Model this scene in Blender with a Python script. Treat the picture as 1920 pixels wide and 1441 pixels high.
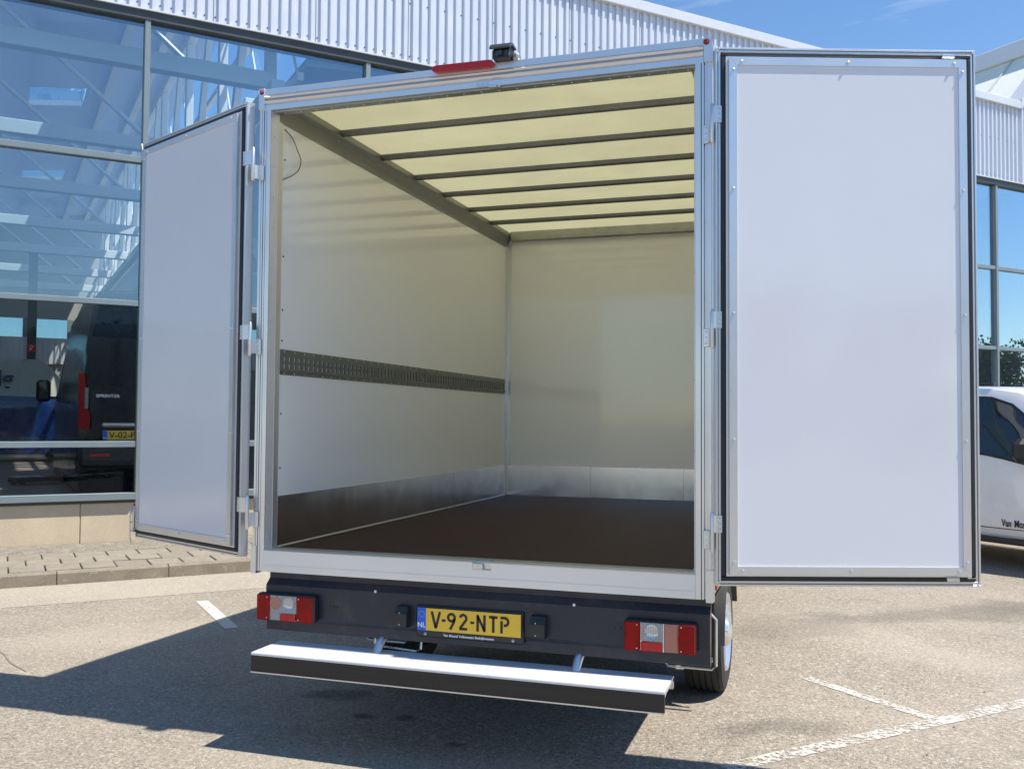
import bpy, bmesh, math, random
from mathutils import Vector, Matrix
R = math.radians
random.seed(7)
sc = bpy.context.scene
for o in list(bpy.data.objects): bpy.data.objects.remove(o, do_unlink=True)
C = sc.collection

# ------------------------------------------------------------------ camera
F_PX, YAW, PIT, ROL = 1779.1, 0.3163, 0.0373, 0.0070
cam = bpy.data.objects.new('camera', bpy.data.cameras.new('camera')); C.objects.link(cam)
cam.data.sensor_width = 36; cam.data.lens = F_PX / 1920 * 36
cam.data.clip_start = .05; cam.data.clip_end = 3000
f = Vector((-math.sin(YAW)*math.cos(PIT), math.cos(YAW)*math.cos(PIT), math.sin(PIT)))
r = Vector((math.cos(YAW), math.sin(YAW), 0)); u = r.cross(f)
r2 = r*math.cos(ROL)+u*math.sin(ROL); u2 = -r*math.sin(ROL)+u*math.cos(ROL)
cam.matrix_world = Matrix(((r2.x,u2.x,-f.x,1.6047),(r2.y,u2.y,-f.y,-4.1927),(r2.z,u2.z,-f.z,1.5764),(0,0,0,1)))
sc.camera = cam

# ------------------------------------------------------------------ sky, sun, exposure
SUN_EL = 61.5
SUN_DIR = Vector((math.cos(R(SUN_EL)), 0.020, math.sin(R(SUN_EL)))).normalized()   # towards the sun
SKY_STRENGTH = .1
world = bpy.data.worlds.new('World'); sc.world = world; world.use_nodes = True
wt = world.node_tree; wt.nodes.clear()
def wn(t, **k):
    n = wt.nodes.new(t)
    for a, b in k.items(): setattr(n, a, b)
    return n
wo = wn('ShaderNodeOutputWorld'); bg = wn('ShaderNodeBackground'); bg.inputs[1].default_value = SKY_STRENGTH
sky = wn('ShaderNodeTexSky', sky_type='NISHITA', sun_disc=False)
sky.sun_elevation = R(SUN_EL); sky.sun_rotation = R(90)
sky.air_density = 1.0; sky.dust_density = .0; sky.ozone_density = 3.0; sky.altitude = 0
tc = wn('ShaderNodeTexCoord'); mp = wn('ShaderNodeMapping'); mp.inputs['Scale'].default_value = (1.2, 1.2, 5)
mp.inputs['Rotation'].default_value = (.1, .15, .6)
nz = wn('ShaderNodeTexNoise'); nz.inputs['Scale'].default_value = 1.5; nz.inputs['Detail'].default_value = 8; nz.inputs['Roughness'].default_value = .58; nz.inputs['Distortion'].default_value = .5
rp = wn('ShaderNodeValToRGB'); rp.color_ramp.elements[0].position = .64; rp.color_ramp.elements[1].position = .86
mm = wn('ShaderNodeMath', operation='MULTIPLY'); mm.inputs[1].default_value = .75
mx = wn('ShaderNodeMix', data_type='RGBA'); mx.inputs[7].default_value = (7.5, 8.0, 8.8, 1)
L = wt.links.new
L(tc.outputs['Generated'], mp.inputs['Vector']); L(mp.outputs[0], nz.inputs['Vector']); L(nz.outputs[0], rp.inputs[0])
L(rp.outputs[0], mm.inputs[0]); L(mm.outputs[0], mx.inputs[0]); hs = wn('ShaderNodeHueSaturation'); hs.inputs['Saturation'].default_value = 1.12; hs.inputs['Value'].default_value = 1.25; L(sky.outputs[0], hs.inputs['Color']); L(hs.outputs[0], mx.inputs[6]); L(mx.outputs[2], bg.inputs[0]); L(bg.outputs[0], wo.inputs[0])
sun = bpy.data.objects.new('sun', bpy.data.lights.new('sun', 'SUN')); C.objects.link(sun)
sun.data.energy = 5.0; sun.data.angle = R(.53); sun.data.color = (1, .925, .82)
sun.rotation_euler = SUN_DIR.to_track_quat('Z', 'Y').to_euler(); sun.location = (6, 0, 12)
sc.view_settings.view_transform = 'Standard'; sc.view_settings.look = 'None'
sc.view_settings.exposure = .55; sc.view_settings.gamma = 1; sc.view_settings.use_curve_mapping = False
sc.cycles.max_bounces = 12; sc.cycles.diffuse_bounces = 8; sc.cycles.glossy_bounces = 4; sc.cycles.transparent_max_bounces = 24
sc.cycles.transmission_bounces = 8

# ------------------------------------------------------------------ materials
class NT:
    def __init__(s, name):
        s.m = bpy.data.materials.new(name); s.m.use_nodes = True; s.t = s.m.node_tree; s.t.nodes.clear()
        s.out = s.t.nodes.new('ShaderNodeOutputMaterial')
    def n(s, t, ins=None, **k):
        x = s.t.nodes.new(t)
        for a, b in k.items(): setattr(x, a, b)
        for a, b in (ins or {}).items():
            if hasattr(b, 'links'): s.t.links.new(b, x.inputs[a])
            else: x.inputs[a].default_value = b
        return x
    def co(s): return s.n('ShaderNodeTexCoord').outputs['Object']
    def noise(s, scale, detail=4, rough=.55, vec=None, dist=0):
        return s.n('ShaderNodeTexNoise', {'Vector': vec if vec is not None else s.co(), 'Scale': scale, 'Detail': detail, 'Roughness': rough, 'Distortion': dist}).outputs[0]
    def ramp(s, fac, a, b, ca=(0,0,0,1), cb=(1,1,1,1)):
        x = s.n('ShaderNodeValToRGB', {0: fac}); e = x.color_ramp.elements
        e[0].position = a; e[1].position = b; e[0].color = ca; e[1].color = cb
        return x.outputs[0]
    def mix(s, fac, a, b, bt='MIX'):
        return s.n('ShaderNodeMix', {0: fac, 6: a, 7: b}, data_type='RGBA', blend_type=bt).outputs[2]
    def math(s, op, a, b=0.): return s.n('ShaderNodeMath', {0: a, 1: b}, operation=op).outputs[0]
    def bump(s, h, st=.3, d=.01): return s.n('ShaderNodeBump', {'Height': h, 'Strength': st, 'Distance': d}).outputs[0]
    def fin(s, sh): s.t.links.new(sh, s.out.inputs[0]); return s.m
def c4(c): return (c[0], c[1], c[2], 1)
def pbr(name, col, rough=.5, metal=0., var=.08, scale=3., bump=0., bscale=60., spec=.5, coat=0., stretch=None, dirt=None):
    t = NT(name); co = t.co()
    if stretch: co = t.n('ShaderNodeMapping', {'Vector': co, 'Scale': stretch}).outputs[0]
    n1 = t.noise(scale, 5, .6, co)
    a = c4([x*(1-var) for x in col]); b = c4([min(1, x*(1+var)) for x in col])
    colr = t.mix(t.ramp(n1, .3, .7), a, b)
    if dirt:
        n2 = t.noise(dirt[0], 6, .7); colr = t.mix(t.math('MULTIPLY', t.ramp(n2, dirt[1], dirt[1]+.18), dirt[3]), colr, c4(dirt[2]))
    rr = t.n('ShaderNodeMapRange', {0: t.noise(scale*2.3, 4, .6, co), 1: .3, 2: .7, 3: max(0, rough-.06), 4: min(1, rough+.06)}).outputs[0]
    ins = {'Base Color': colr, 'Roughness': rr, 'Metallic': metal, 'Specular IOR Level': spec, 'Coat Weight': coat, 'Coat Roughness': .04}
    if bump: ins['Normal'] = t.bump(t.noise(bscale, 4, .6, co), bump, .004)
    return t.fin(t.n('ShaderNodeBsdfPrincipled', ins).outputs[0])

M = {}
M['alu'] = pbr('anodised_aluminium', (.74,.74,.75), .36, .85, .03, 1.5)
M['alu_brushed'] = pbr('brushed_aluminium_sheet', (.76,.77,.80), .2, 1.0, .02, 2)
M['alu_sill'] = pbr('satin_aluminium_sill', (.80,.78,.77), .42, .55, .03, 1.5, dirt=(14,.66,(.45,.43,.41),.25))
M['alu_white'] = pbr('white_aluminium_tread', (.74,.74,.75), .45, .25, .03, 3, dirt=(9,.58,(.48,.47,.46),.35))
M['steel'] = pbr('zinc_plated_steel', (.70,.71,.72), .25, .9, .08, 20)
M['galv'] = pbr('galvanised_rail', (.40,.41,.37), .4, .8, .1, 12)
M['bow'] = pbr('dull_steel_bow', (.20,.205,.20), .40, .5, .1, 8)
M['gel'] = pbr('white_gelcoat_panel', (.90,.90,.893), .09, 0, .015, 1.2, spec=.7, coat=.25, bump=.006, bscale=1.6)
M['gel_door'] = pbr('white_door_gelcoat', (.74,.755,.805), .12, 0, .02, 1.4, spec=.7, coat=.15, bump=.004, bscale=.9, dirt=(9,.72,(.55,.55,.56),.12))
M['gel_out'] = pbr('white_outer_gelcoat', (.80,.81,.82), .12, 0, .01, 1.2, spec=.5, coat=.4)
M['rail_dark'] = pbr('dull_roof_rail', (.27,.275,.255), .38, .6, .06, 6)
M['rail_grey'] = pbr('dull_lashing_rail', (.20,.205,.185), .42, .6, .1, 12)
M['rubber'] = pbr('black_rubber_seal', (.018,.02,.027), .5, 0, .15, 10)
M['plastic'] = pbr('black_plastic', (.02,.02,.022), .42, 0, .15, 12, bump=.1, bscale=200)
M['navy'] = pbr('navy_coated_steel', (.017,.021,.034), .33, 0, .1, 3, bump=.02, bscale=300, dirt=(7,.52,(.085,.08,.075),.32))
M['greyplastic'] = pbr('grey_plastic', (.06,.062,.066), .45, 0, .1, 8)
M['chassis'] = pbr('dark_chassis', (.016,.016,.017), .6, 0, .3, 6)
M['tyre'] = pbr('tyre_rubber', (.022,.022,.023), .75, 0, .2, 10, bump=.15, bscale=120)
M['chrome'] = pbr('silver_wheel_cover', (.75,.76,.78), .2, .8, .04, 6)
M['white'] = pbr('white_paint', (.80,.80,.80), .3, 0, .02, 3)
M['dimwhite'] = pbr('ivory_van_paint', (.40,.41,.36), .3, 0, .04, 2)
M['carwhite'] = pbr('white_car_paint', (.80,.81,.83), .22, 0, .01, 3, coat=1.0)
M['carnavy'] = pbr('black_blue_van_paint', (.005,.007,.013), .16, 0, .05, 3, spec=.3)
M['screw'] = pbr('zinc_rivet', (.75,.75,.76), .3, .85, .05, 30)
M['yellow'] = pbr('yellow_plate', (.78,.50,.045), .35, 0, .02, 8)
M['blue'] = pbr('blue_plate_band', (.01,.12,.62), .35, 0, .02, 8)
M['ink'] = pbr('black_ink', (.012,.012,.012), .4, 0, .02, 8)
M['print'] = pbr('white_print', (.8,.8,.8), .4, 0, .02, 8)
M['reflector'] = pbr('chromed_reflector', (.85,.85,.86), .12, 1, .03, 8)
M['frame_grey'] = pbr('blue_grey_window_frame', (.21,.26,.28), .42, .2, .06, 2)
M['frame_dark'] = pbr('dark_grey_header', (.055,.063,.07), .45, .1, .12, 2)
M['clad'] = pbr('pale_coated_cladding', (.61,.64,.71), .38, .25, .03, .8, dirt=(2,.6,(.5,.5,.5),.15))
M['flash'] = pbr('pale_flashing', (.63,.65,.68), .4, .2, .05, 1.2)
M['cream'] = pbr('cream_roof_sheet', (.78,.80,.72), .5, 0, .04, 2)
M['int_white'] = pbr('white_painted_steel', (.80,.80,.77), .5, 0, .04, 1)
def mk_deck():
    t = NT('light_passing_roof_deck')
    a = t.n('ShaderNodeBsdfTranslucent', {'Color': (.32,.37,.46,1)}).outputs[0]
    b = t.n('ShaderNodeBsdfPrincipled', {'Base Color': t.mix(t.noise(.8), (.60,.63,.67,1), (.70,.72,.75,1)), 'Roughness': .6}).outputs[0]
    return t.fin(t.n('ShaderNodeMixShader', {0: .55, 1: a, 2: b}).outputs[0])
M['deck'] = mk_deck()  # translucency added so sun through the roof brightens the hall
M['int_wall'] = pbr('showroom_wall', (.42,.43,.40), .7, 0, .1, .4)
M['int_floor'] = pbr('showroom_floor', (.17,.15,.13), .35, 0, .2, .7)
M['red'] = pbr('red_sign', (.6,.03,.02), .4, 0, .03, 5)
M['vanblue'] = pbr('blue_van_band', (.006,.025,.11), .25, 0, .05, 4, coat=.6)
M['carglass'] = pbr('dark_car_glass', (.012,.018,.02), .03, 0, .1, 3, spec=.9, coat=.5)
M['bark'] = pbr('tree_bark', (.09,.07,.05), .9, 0, .3, 8, bump=.5, bscale=20)
M['orange'] = pbr('orange_marker', (.75,.16,.03), .25, 0, .05, 8)

def mk_concrete(name, col, sc_=1., contrast=.25, lichen=.5, per=0.):
    t = NT(name); co = t.co()
    if per:
        oi = t.n('ShaderNodeObjectInfo'); co = t.n('ShaderNodeVectorMath', {0: co, 1: oi.outputs['Location']}, operation='ADD').outputs[0]
    n1 = t.noise(3*sc_, 6, .65, co); n2 = t.noise(70, 5, .7, co); n3 = t.noise(9*sc_, 6, .7, co, .8)
    base = t.mix(t.ramp(n1, .3, .7), c4([x*(1-contrast) for x in col]), c4([min(1, x*(1+contrast*.7)) for x in col]))
    base = t.mix(t.math('MULTIPLY', t.ramp(n2, .35, .7), .35), base, c4([x*.45 for x in col]))
    base = t.mix(t.math('MULTIPLY', t.ramp(n3, .56, .66), lichen), base, c4([min(.8, col[0]*1.45), min(.78, col[1]*1.45), min(.72, col[2]*1.4)]))
    if per:
        base = t.mix(t.math('MULTIPLY', oi.outputs['Random'], per), base, c4([x*.55 for x in col]))
    return t.fin(t.n('ShaderNodeBsdfPrincipled', {'Base Color': base, 'Roughness': .88, 'Normal': t.bump(t.math('ADD', n2, t.math('MULTIPLY', n3, .6)), .5, .006)}).outputs[0])
M['slab'] = mk_concrete('weathered_paving', (.285,.25,.198), 1.6, .2, .6, .35)
M['kerb'] = mk_concrete('kerb_concrete', (.25,.215,.165), 2, .2, .7, .2)
M['plinth'] = mk_concrete('tan_plinth_render', (.60,.50,.36), .6, .1, .12)
M['soil'] = mk_concrete('gravel_and_soil', (.24,.215,.175), 3, .45, .55)

def mk_asphalt(light=0.):
    t = NT('aged_asphalt'); co = t.co()
    v = t.n('ShaderNodeTexVoronoi', {'Vector': co, 'Scale': 125., 'Randomness': 1.}, feature='F1')
    v2 = t.n('ShaderNodeTexVoronoi', {'Vector': co, 'Scale': 70., 'Randomness': 1.}, feature='F1')
    vc = t.n('ShaderNodeSeparateColor', {0: v.outputs['Color']}); vc2 = t.n('ShaderNodeSeparateColor', {0: v2.outputs['Color']})
    big = t.noise(.55, 5, .6, co, .5); mid = t.noise(2.6, 6, .65, co); fine = t.noise(160, 3, .6, co)
    base = t.mix(t.ramp(vc.outputs[0], .0, 1.), (.175,.152,.126,1), (.415,.37,.305,1))
    base = t.mix(t.math('MULTIPLY', t.ramp(vc2.outputs[1], .86, .96), .55), base, (.58,.55,.49,1))
    base = t.mix(t.math('MULTIPLY', t.ramp(vc2.outputs[0], .8, .95), .45), base, (.06,.055,.05,1))
    base = t.mix(t.math('MULTIPLY', t.ramp(v.outputs['Distance'], .35, .8), .35), base, (.09,.078,.065,1))
    base = t.mix(t.math('MULTIPLY', t.ramp(big, .35, .65), .30), base, (.385,.34,.27,1))
    base = t.mix(t.math('MULTIPLY', t.ramp(mid, .5, .75), .25), base, (.14,.125,.11,1))
    # old water / oil streak lying across the bays
    stx = t.n('ShaderNodeMapping', {'Vector': co, 'Location': (-4.0,-5.9,0), 'Rotation': (0,0,0)}).outputs[0]
    def blot(x, y, sx, sy, rot, k, col=(.05,.046,.042,1), warp=.5):
        nonlocal base
        mp = t.n('ShaderNodeMapping', {'Vector': t.n('ShaderNodeVectorMath', {0: co, 1: t.n('ShaderNodeVectorMath', {0: t.n('ShaderNodeTexNoise', {'Vector': co, 'Scale': 1.7 if sx > .3 else 6, 'Detail': 5}).outputs['Color'], 1: (warp, warp, 0)}, operation='MULTIPLY').outputs[0]}, operation='ADD').outputs[0],
            'Location': (x+warp/2, y+warp/2, 0), 'Rotation': (0,0,rot), 'Scale': (sx, sy, 1)}, vector_type='TEXTURE').outputs[0]
        g = t.n('ShaderNodeTexGradient', {'Vector': mp}, gradient_type='SPHERICAL').outputs[1]
        base = t.mix(t.math('MULTIPLY', t.ramp(g, .0, .55), k), base, col)
    for b in BLOTS: blot(*b)
    if light: base = t.mix(light, base, (.50,.45,.36,1))
    hb = t.math('ADD', t.math('MULTIPLY', v.outputs['Distance'], -1.), t.math('MULTIPLY', fine, .5))
    return t.fin(t.n('ShaderNodeBsdfPrincipled', {'Base Color': base, 'Roughness': .85, 'Specular IOR Level': .2, 'Normal': t.bump(hb, .38, .006)}).outputs[0])
BLOTS = [(.2,-.2,2.2,.35,.1,.22,(.42,.38,.31,1)), (-3.2,1.6,1.2,.5,.8,.25,(.45,.40,.33,1)), (3.4,2.2,1.3,.6,.5,.3,(.44,.40,.34,1)), (2.0,3.2,1.5,.5,-.7,.25,(.45,.41,.34,1)), (2.3,4.2,1.7,.34,.42,.34,(.06,.054,.047,1),1.), (3.6,5.0,1.5,.36,.3,.38,(.06,.054,.047,1),1.), (1.4,3.4,.8,.3,.5,.25,(.06,.054,.047,1),.8), (1.35,.92,.45,.16,.5,.35),
         (-.72,.42,.09,.06,0,.55,(.02,.02,.02,1),.08), (-.50,.46,.08,.05,.2,.55,(.02,.02,.02,1),.08), (-1.05,.72,.28,.12,.3,.5,(.02,.02,.02,1),.2), (-.1,.16,.07,.05,0,.5,(.02,.02,.02,1),.06)]
M['asphalt'] = mk_asphalt(); M['gutter'] = mk_asphalt(.3)

def mk_road_paint(lo=.42, hi=.56):
    t = NT('worn_road_paint'); co = t.co()
    n = t.noise(38, 5, .75, co); n2 = t.noise(3.2, 4, .6, co)
    fac = t.math('MULTIPLY', t.ramp(t.math('ADD', n, t.math('MULTIPLY', t.math('SUBTRACT', n2, .5), .5)), lo, hi), .92)
    p = t.n('ShaderNodeBsdfPrincipled', {'Base Color': t.mix(t.noise(120, 3, .6, co), (.42,.40,.36,1), (.72,.70,.65,1)), 'Roughness': .8}).outputs[0]
    tr = t.n('ShaderNodeBsdfTransparent').outputs[0]
    return t.fin(t.n('ShaderNodeMixShader', {0: fac, 1: tr, 2: p}).outputs[0])
M['paint_line'] = mk_road_paint(); M['paint_fresh'] = mk_road_paint(.30, .42)

def mk_floor():
    t = NT('phenolic_ply_floor'); co = t.co()
    n = t.noise(1, 5, .6, t.n('ShaderNodeMapping', {'Vector': co, 'Scale': (14, 1.5, 1)}).outputs[0]); n2 = t.noise(26, 6, .7, co, 1.); n3 = t.noise(2.5, 5, .7, co)
    base = t.mix(n, (.034,.011,.008,1), (.060,.020,.0145,1))
    base = t.mix(t.math('MULTIPLY', t.ramp(n2, .66, .78), t.math('MULTIPLY', t.ramp(n3, .5, .62), .25)), base, (.17,.17,.18,1))
    return t.fin(t.n('ShaderNodeBsdfPrincipled', {'Base Color': base, 'Roughness': .5, 'Specular IOR Level': .10, 'Normal': t.bump(t.noise(220, 2, .5, co), .25, .002)}).outputs[0])
M['floor'] = mk_floor()
M['ply'] = pbr('dark_grooved_board', (.026,.02,.018), .5, 0, .3, 2, bump=.08, bscale=30, stretch=(1,1,30))

def mk_grp():
    t = NT('translucent_grp_roof'); co = t.co()
    n = t.noise(1.6, 6, .65, co, .3); n2 = t.noise(11, 6, .75, co, .6)
    col = t.mix(t.ramp(n, .3, .7), (.53,.517,.395,1), (.585,.572,.44,1))
    col = t.mix(t.math('MULTIPLY', t.ramp(n2, .62, .76), .28), col, (.36,.34,.24,1))
    a = t.n('ShaderNodeBsdfTranslucent', {'Color': col}).outputs[0]
    b = t.n('ShaderNodeBsdfPrincipled', {'Base Color': (.42,.42,.30,1), 'Roughness': .35}).outputs[0]
    return t.fin(t.n('ShaderNodeMixShader', {0: .12, 1: a, 2: b}).outputs[0])
M['grp'] = mk_grp()

def mk_glass(name, tint, refl, ior=1.6, rough=0.):
    t = NT(name)
    lw = t.n('ShaderNodeLayerWeight', {'Blend': .5}).outputs['Facing']
    fac = t.math('MINIMUM', t.math('ADD', t.math('MULTIPLY', t.math('POWER', lw, 1.5), ior), refl), 1.)
    a = t.n('ShaderNodeBsdfTransparent', {'Color': c4(tint)}).outputs[0]
    b = t.n('ShaderNodeBsdfGlossy', {'Color': (.82,.93,1,1), 'Roughness': rough, 'Normal': t.bump(t.noise(.7, 2, .5), .012, .02)}).outputs[0]
    return t.fin(t.n('ShaderNodeMixShader', {0: fac, 1: a, 2: b}).outputs[0])
M['glass'] = mk_glass('facade_glass', (.90,.95,.97), .042, 1.15)
M['clearglass'] = mk_glass('clear_glass', (.95,.97,.97), .008, .9)
M['glass'] = mk_glass('solar_glass', (.86,.93,.96), .13, 1.0)
M['tintglass'] = mk_glass('tinted_back_glass', (.52,.66,.72), .05, .6)
M['skyglass'] = mk_glass('skylight_glass', (.97,.98,.99), .005, .08)
def mk_lens(name, col, rough=.08):
    t = NT(name); co = t.co()
    w = t.n('ShaderNodeTexWave', {'Vector': co, 'Scale': 42., 'Distortion': 0.}, bands_direction='X').outputs[1]
    cc = t.mix(w, c4([x*.8 for x in col]), c4(col)); cc = t.mix(t.ramp(t.noise(22, 3, .6), .4, .62), t.mix(.22, cc, (.05,.01,.01,1)) if max(col)-min(col) > .5 else cc, cc)
    p = t.n('ShaderNodeBsdfPrincipled', {'Base Color': cc, 'Roughness': rough, 'Specular IOR Level': .6, 'Normal': t.bump(w, .5, .003)}).outputs[0]
    tr = t.n('ShaderNodeBsdfTransparent', {'Color': cc}).outputs[0]
    return t.fin(t.n('ShaderNodeMixShader', {0: .4 if max(col)-min(col) > .2 else .2, 1: tr, 2: p}).outputs[0])
M['lens_red'] = mk_lens('red_lens', (.72,.012,.012)); M['lens_clear'] = mk_lens('clear_ribbed_lens', (.85,.87,.9)); M['lens_amber'] = mk_lens('amber_tinted_lens', (.85,.55,.42))
M['red_refl'] = pbr('red_reflex_reflector', (.45,.012,.014), .2, 0, .15, 60, bump=.3, bscale=250)
def mk_leaf():
    t = NT('leaf_green'); oi = t.noise(6, 3, .6)
    col = t.mix(oi, (.035,.06,.015,1), (.09,.14,.035,1))
    a = t.n('ShaderNodeBsdfDiffuse', {'Color': col}).outputs[0]; b = t.n('ShaderNodeBsdfTranslucent', {'Color': col}).outputs[0]
    return t.fin(t.n('ShaderNodeMixShader', {0: .3, 1: a, 2: b}).outputs[0])
M['leaf'] = mk_leaf()

# ------------------------------------------------------------------ mesh helpers
class MB:
    def __init__(s): s.v = []; s.f = []
    def add(s, v, f, mat=None):
        b = len(s.v); s.v += [tuple(mat @ Vector(p)) if mat else tuple(p) for p in v]; s.f += [tuple(i+b for i in q) for q in f]; return s
    def box(s, x0, x1, y0, y1, z0, z1, mat=None, ch=0.):
        x0, x1 = min(x0,x1), max(x0,x1); y0, y1 = min(y0,y1), max(y0,y1); z0, z1 = min(z0,z1), max(z0,z1)
        c = min(ch, (x1-x0)*.45, (y1-y0)*.45, (z1-z0)*.45)
        if c <= 0:
            return s.add([(x0,y0,z0),(x1,y0,z0),(x1,y1,z0),(x0,y1,z0),(x0,y0,z1),(x1,y0,z1),(x1,y1,z1),(x0,y1,z1)],
                [(0,3,2,1),(4,5,6,7),(0,1,5,4),(1,2,6,5),(2,3,7,6),(3,0,4,7)], mat)
        bm = bmesh.new(); bmesh.ops.create_cube(bm, size=1)
        for w in bm.verts: w.co = ((x0+x1)/2+w.co.x*(x1-x0), (y0+y1)/2+w.co.y*(y1-y0), (z0+z1)/2+w.co.z*(z1-z0))
        bmesh.ops.bevel(bm, geom=bm.edges[:], offset=c, segments=1, affect='EDGES')
        bm.verts.index_update(); s.add([w.co.copy() for w in bm.verts], [tuple(w.index for w in q.verts) for q in bm.faces], mat); bm.free(); return s
    def prism(s, prof, axis, a, b, mat=None):
        # prof: closed list of 2D points; axis 'x': (y,z)  'y': (x,z)  'z': (x,y)
        def P(p, t): return {'x': (t,p[0],p[1]), 'y': (p[0],t,p[1]), 'z': (p[0],p[1],t)}[axis]
        n = len(prof); v = [P(p, a) for p in prof]+[P(p, b) for p in prof]
        fs = [(i,(i+1)%n,n+(i+1)%n,n+i) for i in range(n)]+[tuple(range(n-1,-1,-1)), tuple(range(n,2*n))]
        return s.add(v, fs, mat)
    def tube(s, pts, rad, seg=8, cap=True, mat=None):
        pts = [Vector(p) for p in pts]; rings = []; up = Vector((0,0,1))
        for i, p in enumerate(pts):
            d = (pts[min(i+1,len(pts)-1)]-pts[max(i-1,0)]).normalized()
            a = d.cross(up if abs(d.z) < .95 else Vector((1,0,0))).normalized(); b = d.cross(a)
            rr = rad[i] if isinstance(rad, (list,tuple)) else rad
            rings.append([p+a*rr*math.cos(2*math.pi*k/seg)+b*rr*math.sin(2*math.pi*k/seg) for k in range(seg)])
        v = [q for g in rings for q in g]; fs = []
        for i in range(len(pts)-1):
            for k in range(seg): fs.append((i*seg+k, i*seg+(k+1)%seg, (i+1)*seg+(k+1)%seg, (i+1)*seg+k))
        if cap: fs += [tuple(range(seg-1,-1,-1)), tuple(range((len(pts)-1)*seg, len(pts)*seg))]
        return s.add(v, fs, mat)
    def lathe(s, prof, seg=32, mat=None, axis='x', close=False):
        v = []; n = len(prof)
        for k in range(seg):
            a = 2*math.pi*k/seg
            for (h, rr) in prof:
                v.append({'x': (h, rr*math.cos(a), rr*math.sin(a)), 'y': (rr*math.cos(a), h, rr*math.sin(a)), 'z': (rr*math.cos(a), rr*math.sin(a), h)}[axis])
        fs = []
        for k in range(seg):
            k2 = (k+1)%seg
            for i in range(n-1+(1 if close else 0)): fs.append((k*n+i, k2*n+i, k2*n+(i+1)%n, k*n+(i+1)%n))
        return s.add(v, fs, mat)
    def dome(s, c, rad, nrm, h=.5, seg=8):
        q = Vector(nrm).to_track_quat('Z','Y').to_matrix().to_4x4(); q.translation = Vector(c)
        return s.lathe([(0,rad),(rad*h*.7,rad*.75),(rad*h,0.0001)], seg, q, 'z')
    def build(s, name, mat, parent=None, smooth=None, fix=True):
        me = bpy.data.meshes.new(name); me.from_pydata(s.v, [], s.f)
        if fix:
            bm = bmesh.new(); bm.from_mesh(me); bmesh.ops.recalc_face_normals(bm, faces=bm.faces[:]); bm.to_mesh(me); bm.free()
        me.materials.append(mat if not isinstance(mat, str) else M[mat])
        if smooth is not None:
            me.polygons.foreach_set('use_smooth', [True]*len(me.polygons)); me.set_sharp_from_angle(angle=R(smooth))
        o = bpy.data.objects.new(name, me); C.objects.link(o)
        if parent: o.parent = parent
        return o
def empty(name, loc, label, cat, rz=0., group=None):
    o = bpy.data.objects.new(name, None); C.objects.link(o); o.empty_display_size = .2
    o.location = loc; o.rotation_euler = (0,0,rz); o['label'] = label; o['category'] = cat
    if group: o['group'] = group
    return o
def tag(o, label=None, cat=None, group=None, kind=None):
    if label: o['label'] = label
    if cat: o['category'] = cat
    if group: o['group'] = group
    if kind: o['kind'] = kind
    return o
def hollow(name, parent):
    o = bpy.data.objects.new(name, None); C.objects.link(o); o.parent = parent; o.empty_display_size = .1; return o
def copy_tree(o, parent=None):
    c = o.copy(); C.objects.link(c)
    if parent: c.parent = parent
    for ch in list(o.children): copy_tree(ch, c)
    return c
def text_mesh(name, body, size, mat, parent, loc, rot, align='CENTER', bold=0., ext=.0006, xs=1.):
    cu = bpy.data.curves.new(name, 'FONT'); cu.body = body; cu.size = size; cu.align_x = align; cu.align_y = 'CENTER'; cu.extrude = ext; cu.offset = bold; cu.resolution_u = 3
    tmp = bpy.data.objects.new(name+'_c', cu); C.objects.link(tmp)
    bpy.context.view_layer.update()
    me = bpy.data.meshes.new_from_object(tmp.evaluated_get(bpy.context.evaluated_depsgraph_get()))
    bpy.data.objects.remove(tmp, do_unlink=True); bpy.data.curves.remove(cu)
    me.materials.clear(); me.materials.append(M[mat])
    o = bpy.data.objects.new(name, me); C.objects.link(o); o.parent = parent; o.location = loc; o.rotation_euler = rot; o.scale = (xs,1,1)
    return o

# ------------------------------------------------------------------ frame of the building: s along the facade, d away from the camera
TH = .812
def W(s, d, z=0.): return Vector((math.cos(TH)*s-math.sin(TH)*d, math.sin(TH)*s+math.cos(TH)*d, z))

# ================================================================== SETTING
g = MB().add([(-600,-600,0),(600,-600,0),(600,600,0),(-600,600,0)], [(0,1,2,3)]).build('asphalt_ground', 'asphalt'); tag(g, kind='structure')
def line_mark(s0, s1, d0, d1, name, label):
    mb = MB(); P = [W(s0,d0,.004), W(s1,d0,.004), W(s1,d1,.004), W(s0,d1,.004)]
    o = mb.add([tuple(p) for p in P], [(0,1,2,3)]).build(name, 'paint_fresh' if d0 > 2 else 'paint_line'); o['kind'] = 'structure'; return o
line_mark(-.41, -.31, 3.26, 4.45, 'parking_line', '')
line_mark(1.0, 9.0, -.715, -.615, 'parking_line', '')
line_mark(2.44, 2.52, -.61, .28, 'parking_line', '')
# dark tar joints in the asphalt
jt = MB()
def joint(pts, w, z=.003):
    for a, b in zip(pts[:-1], pts[1:]):
        a = Vector(a); b = Vector(b); nn = (b-a).normalized(); nn = Vector((-nn.y, nn.x, 0))*w/2
        jt.add([a-nn+Vector((0,0,z)), a+nn+Vector((0,0,z)), b+nn+Vector((0,0,z)), b-nn+Vector((0,0,z))], [(0,1,2,3)])
random.seed(3)
pts = [W(-2.6,3.9)+Vector((random.uniform(-.01,.01),random.uniform(-.01,.01),0)), W(-2.2,3.6), W(-1.93,3.42), W(-1.86,3.1), W(-1.83,2.86), W(-1.75,2.6)]
joint(pts, .012)
jt.build('tar_joint', 'soil')['kind'] = 'structure'
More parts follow.
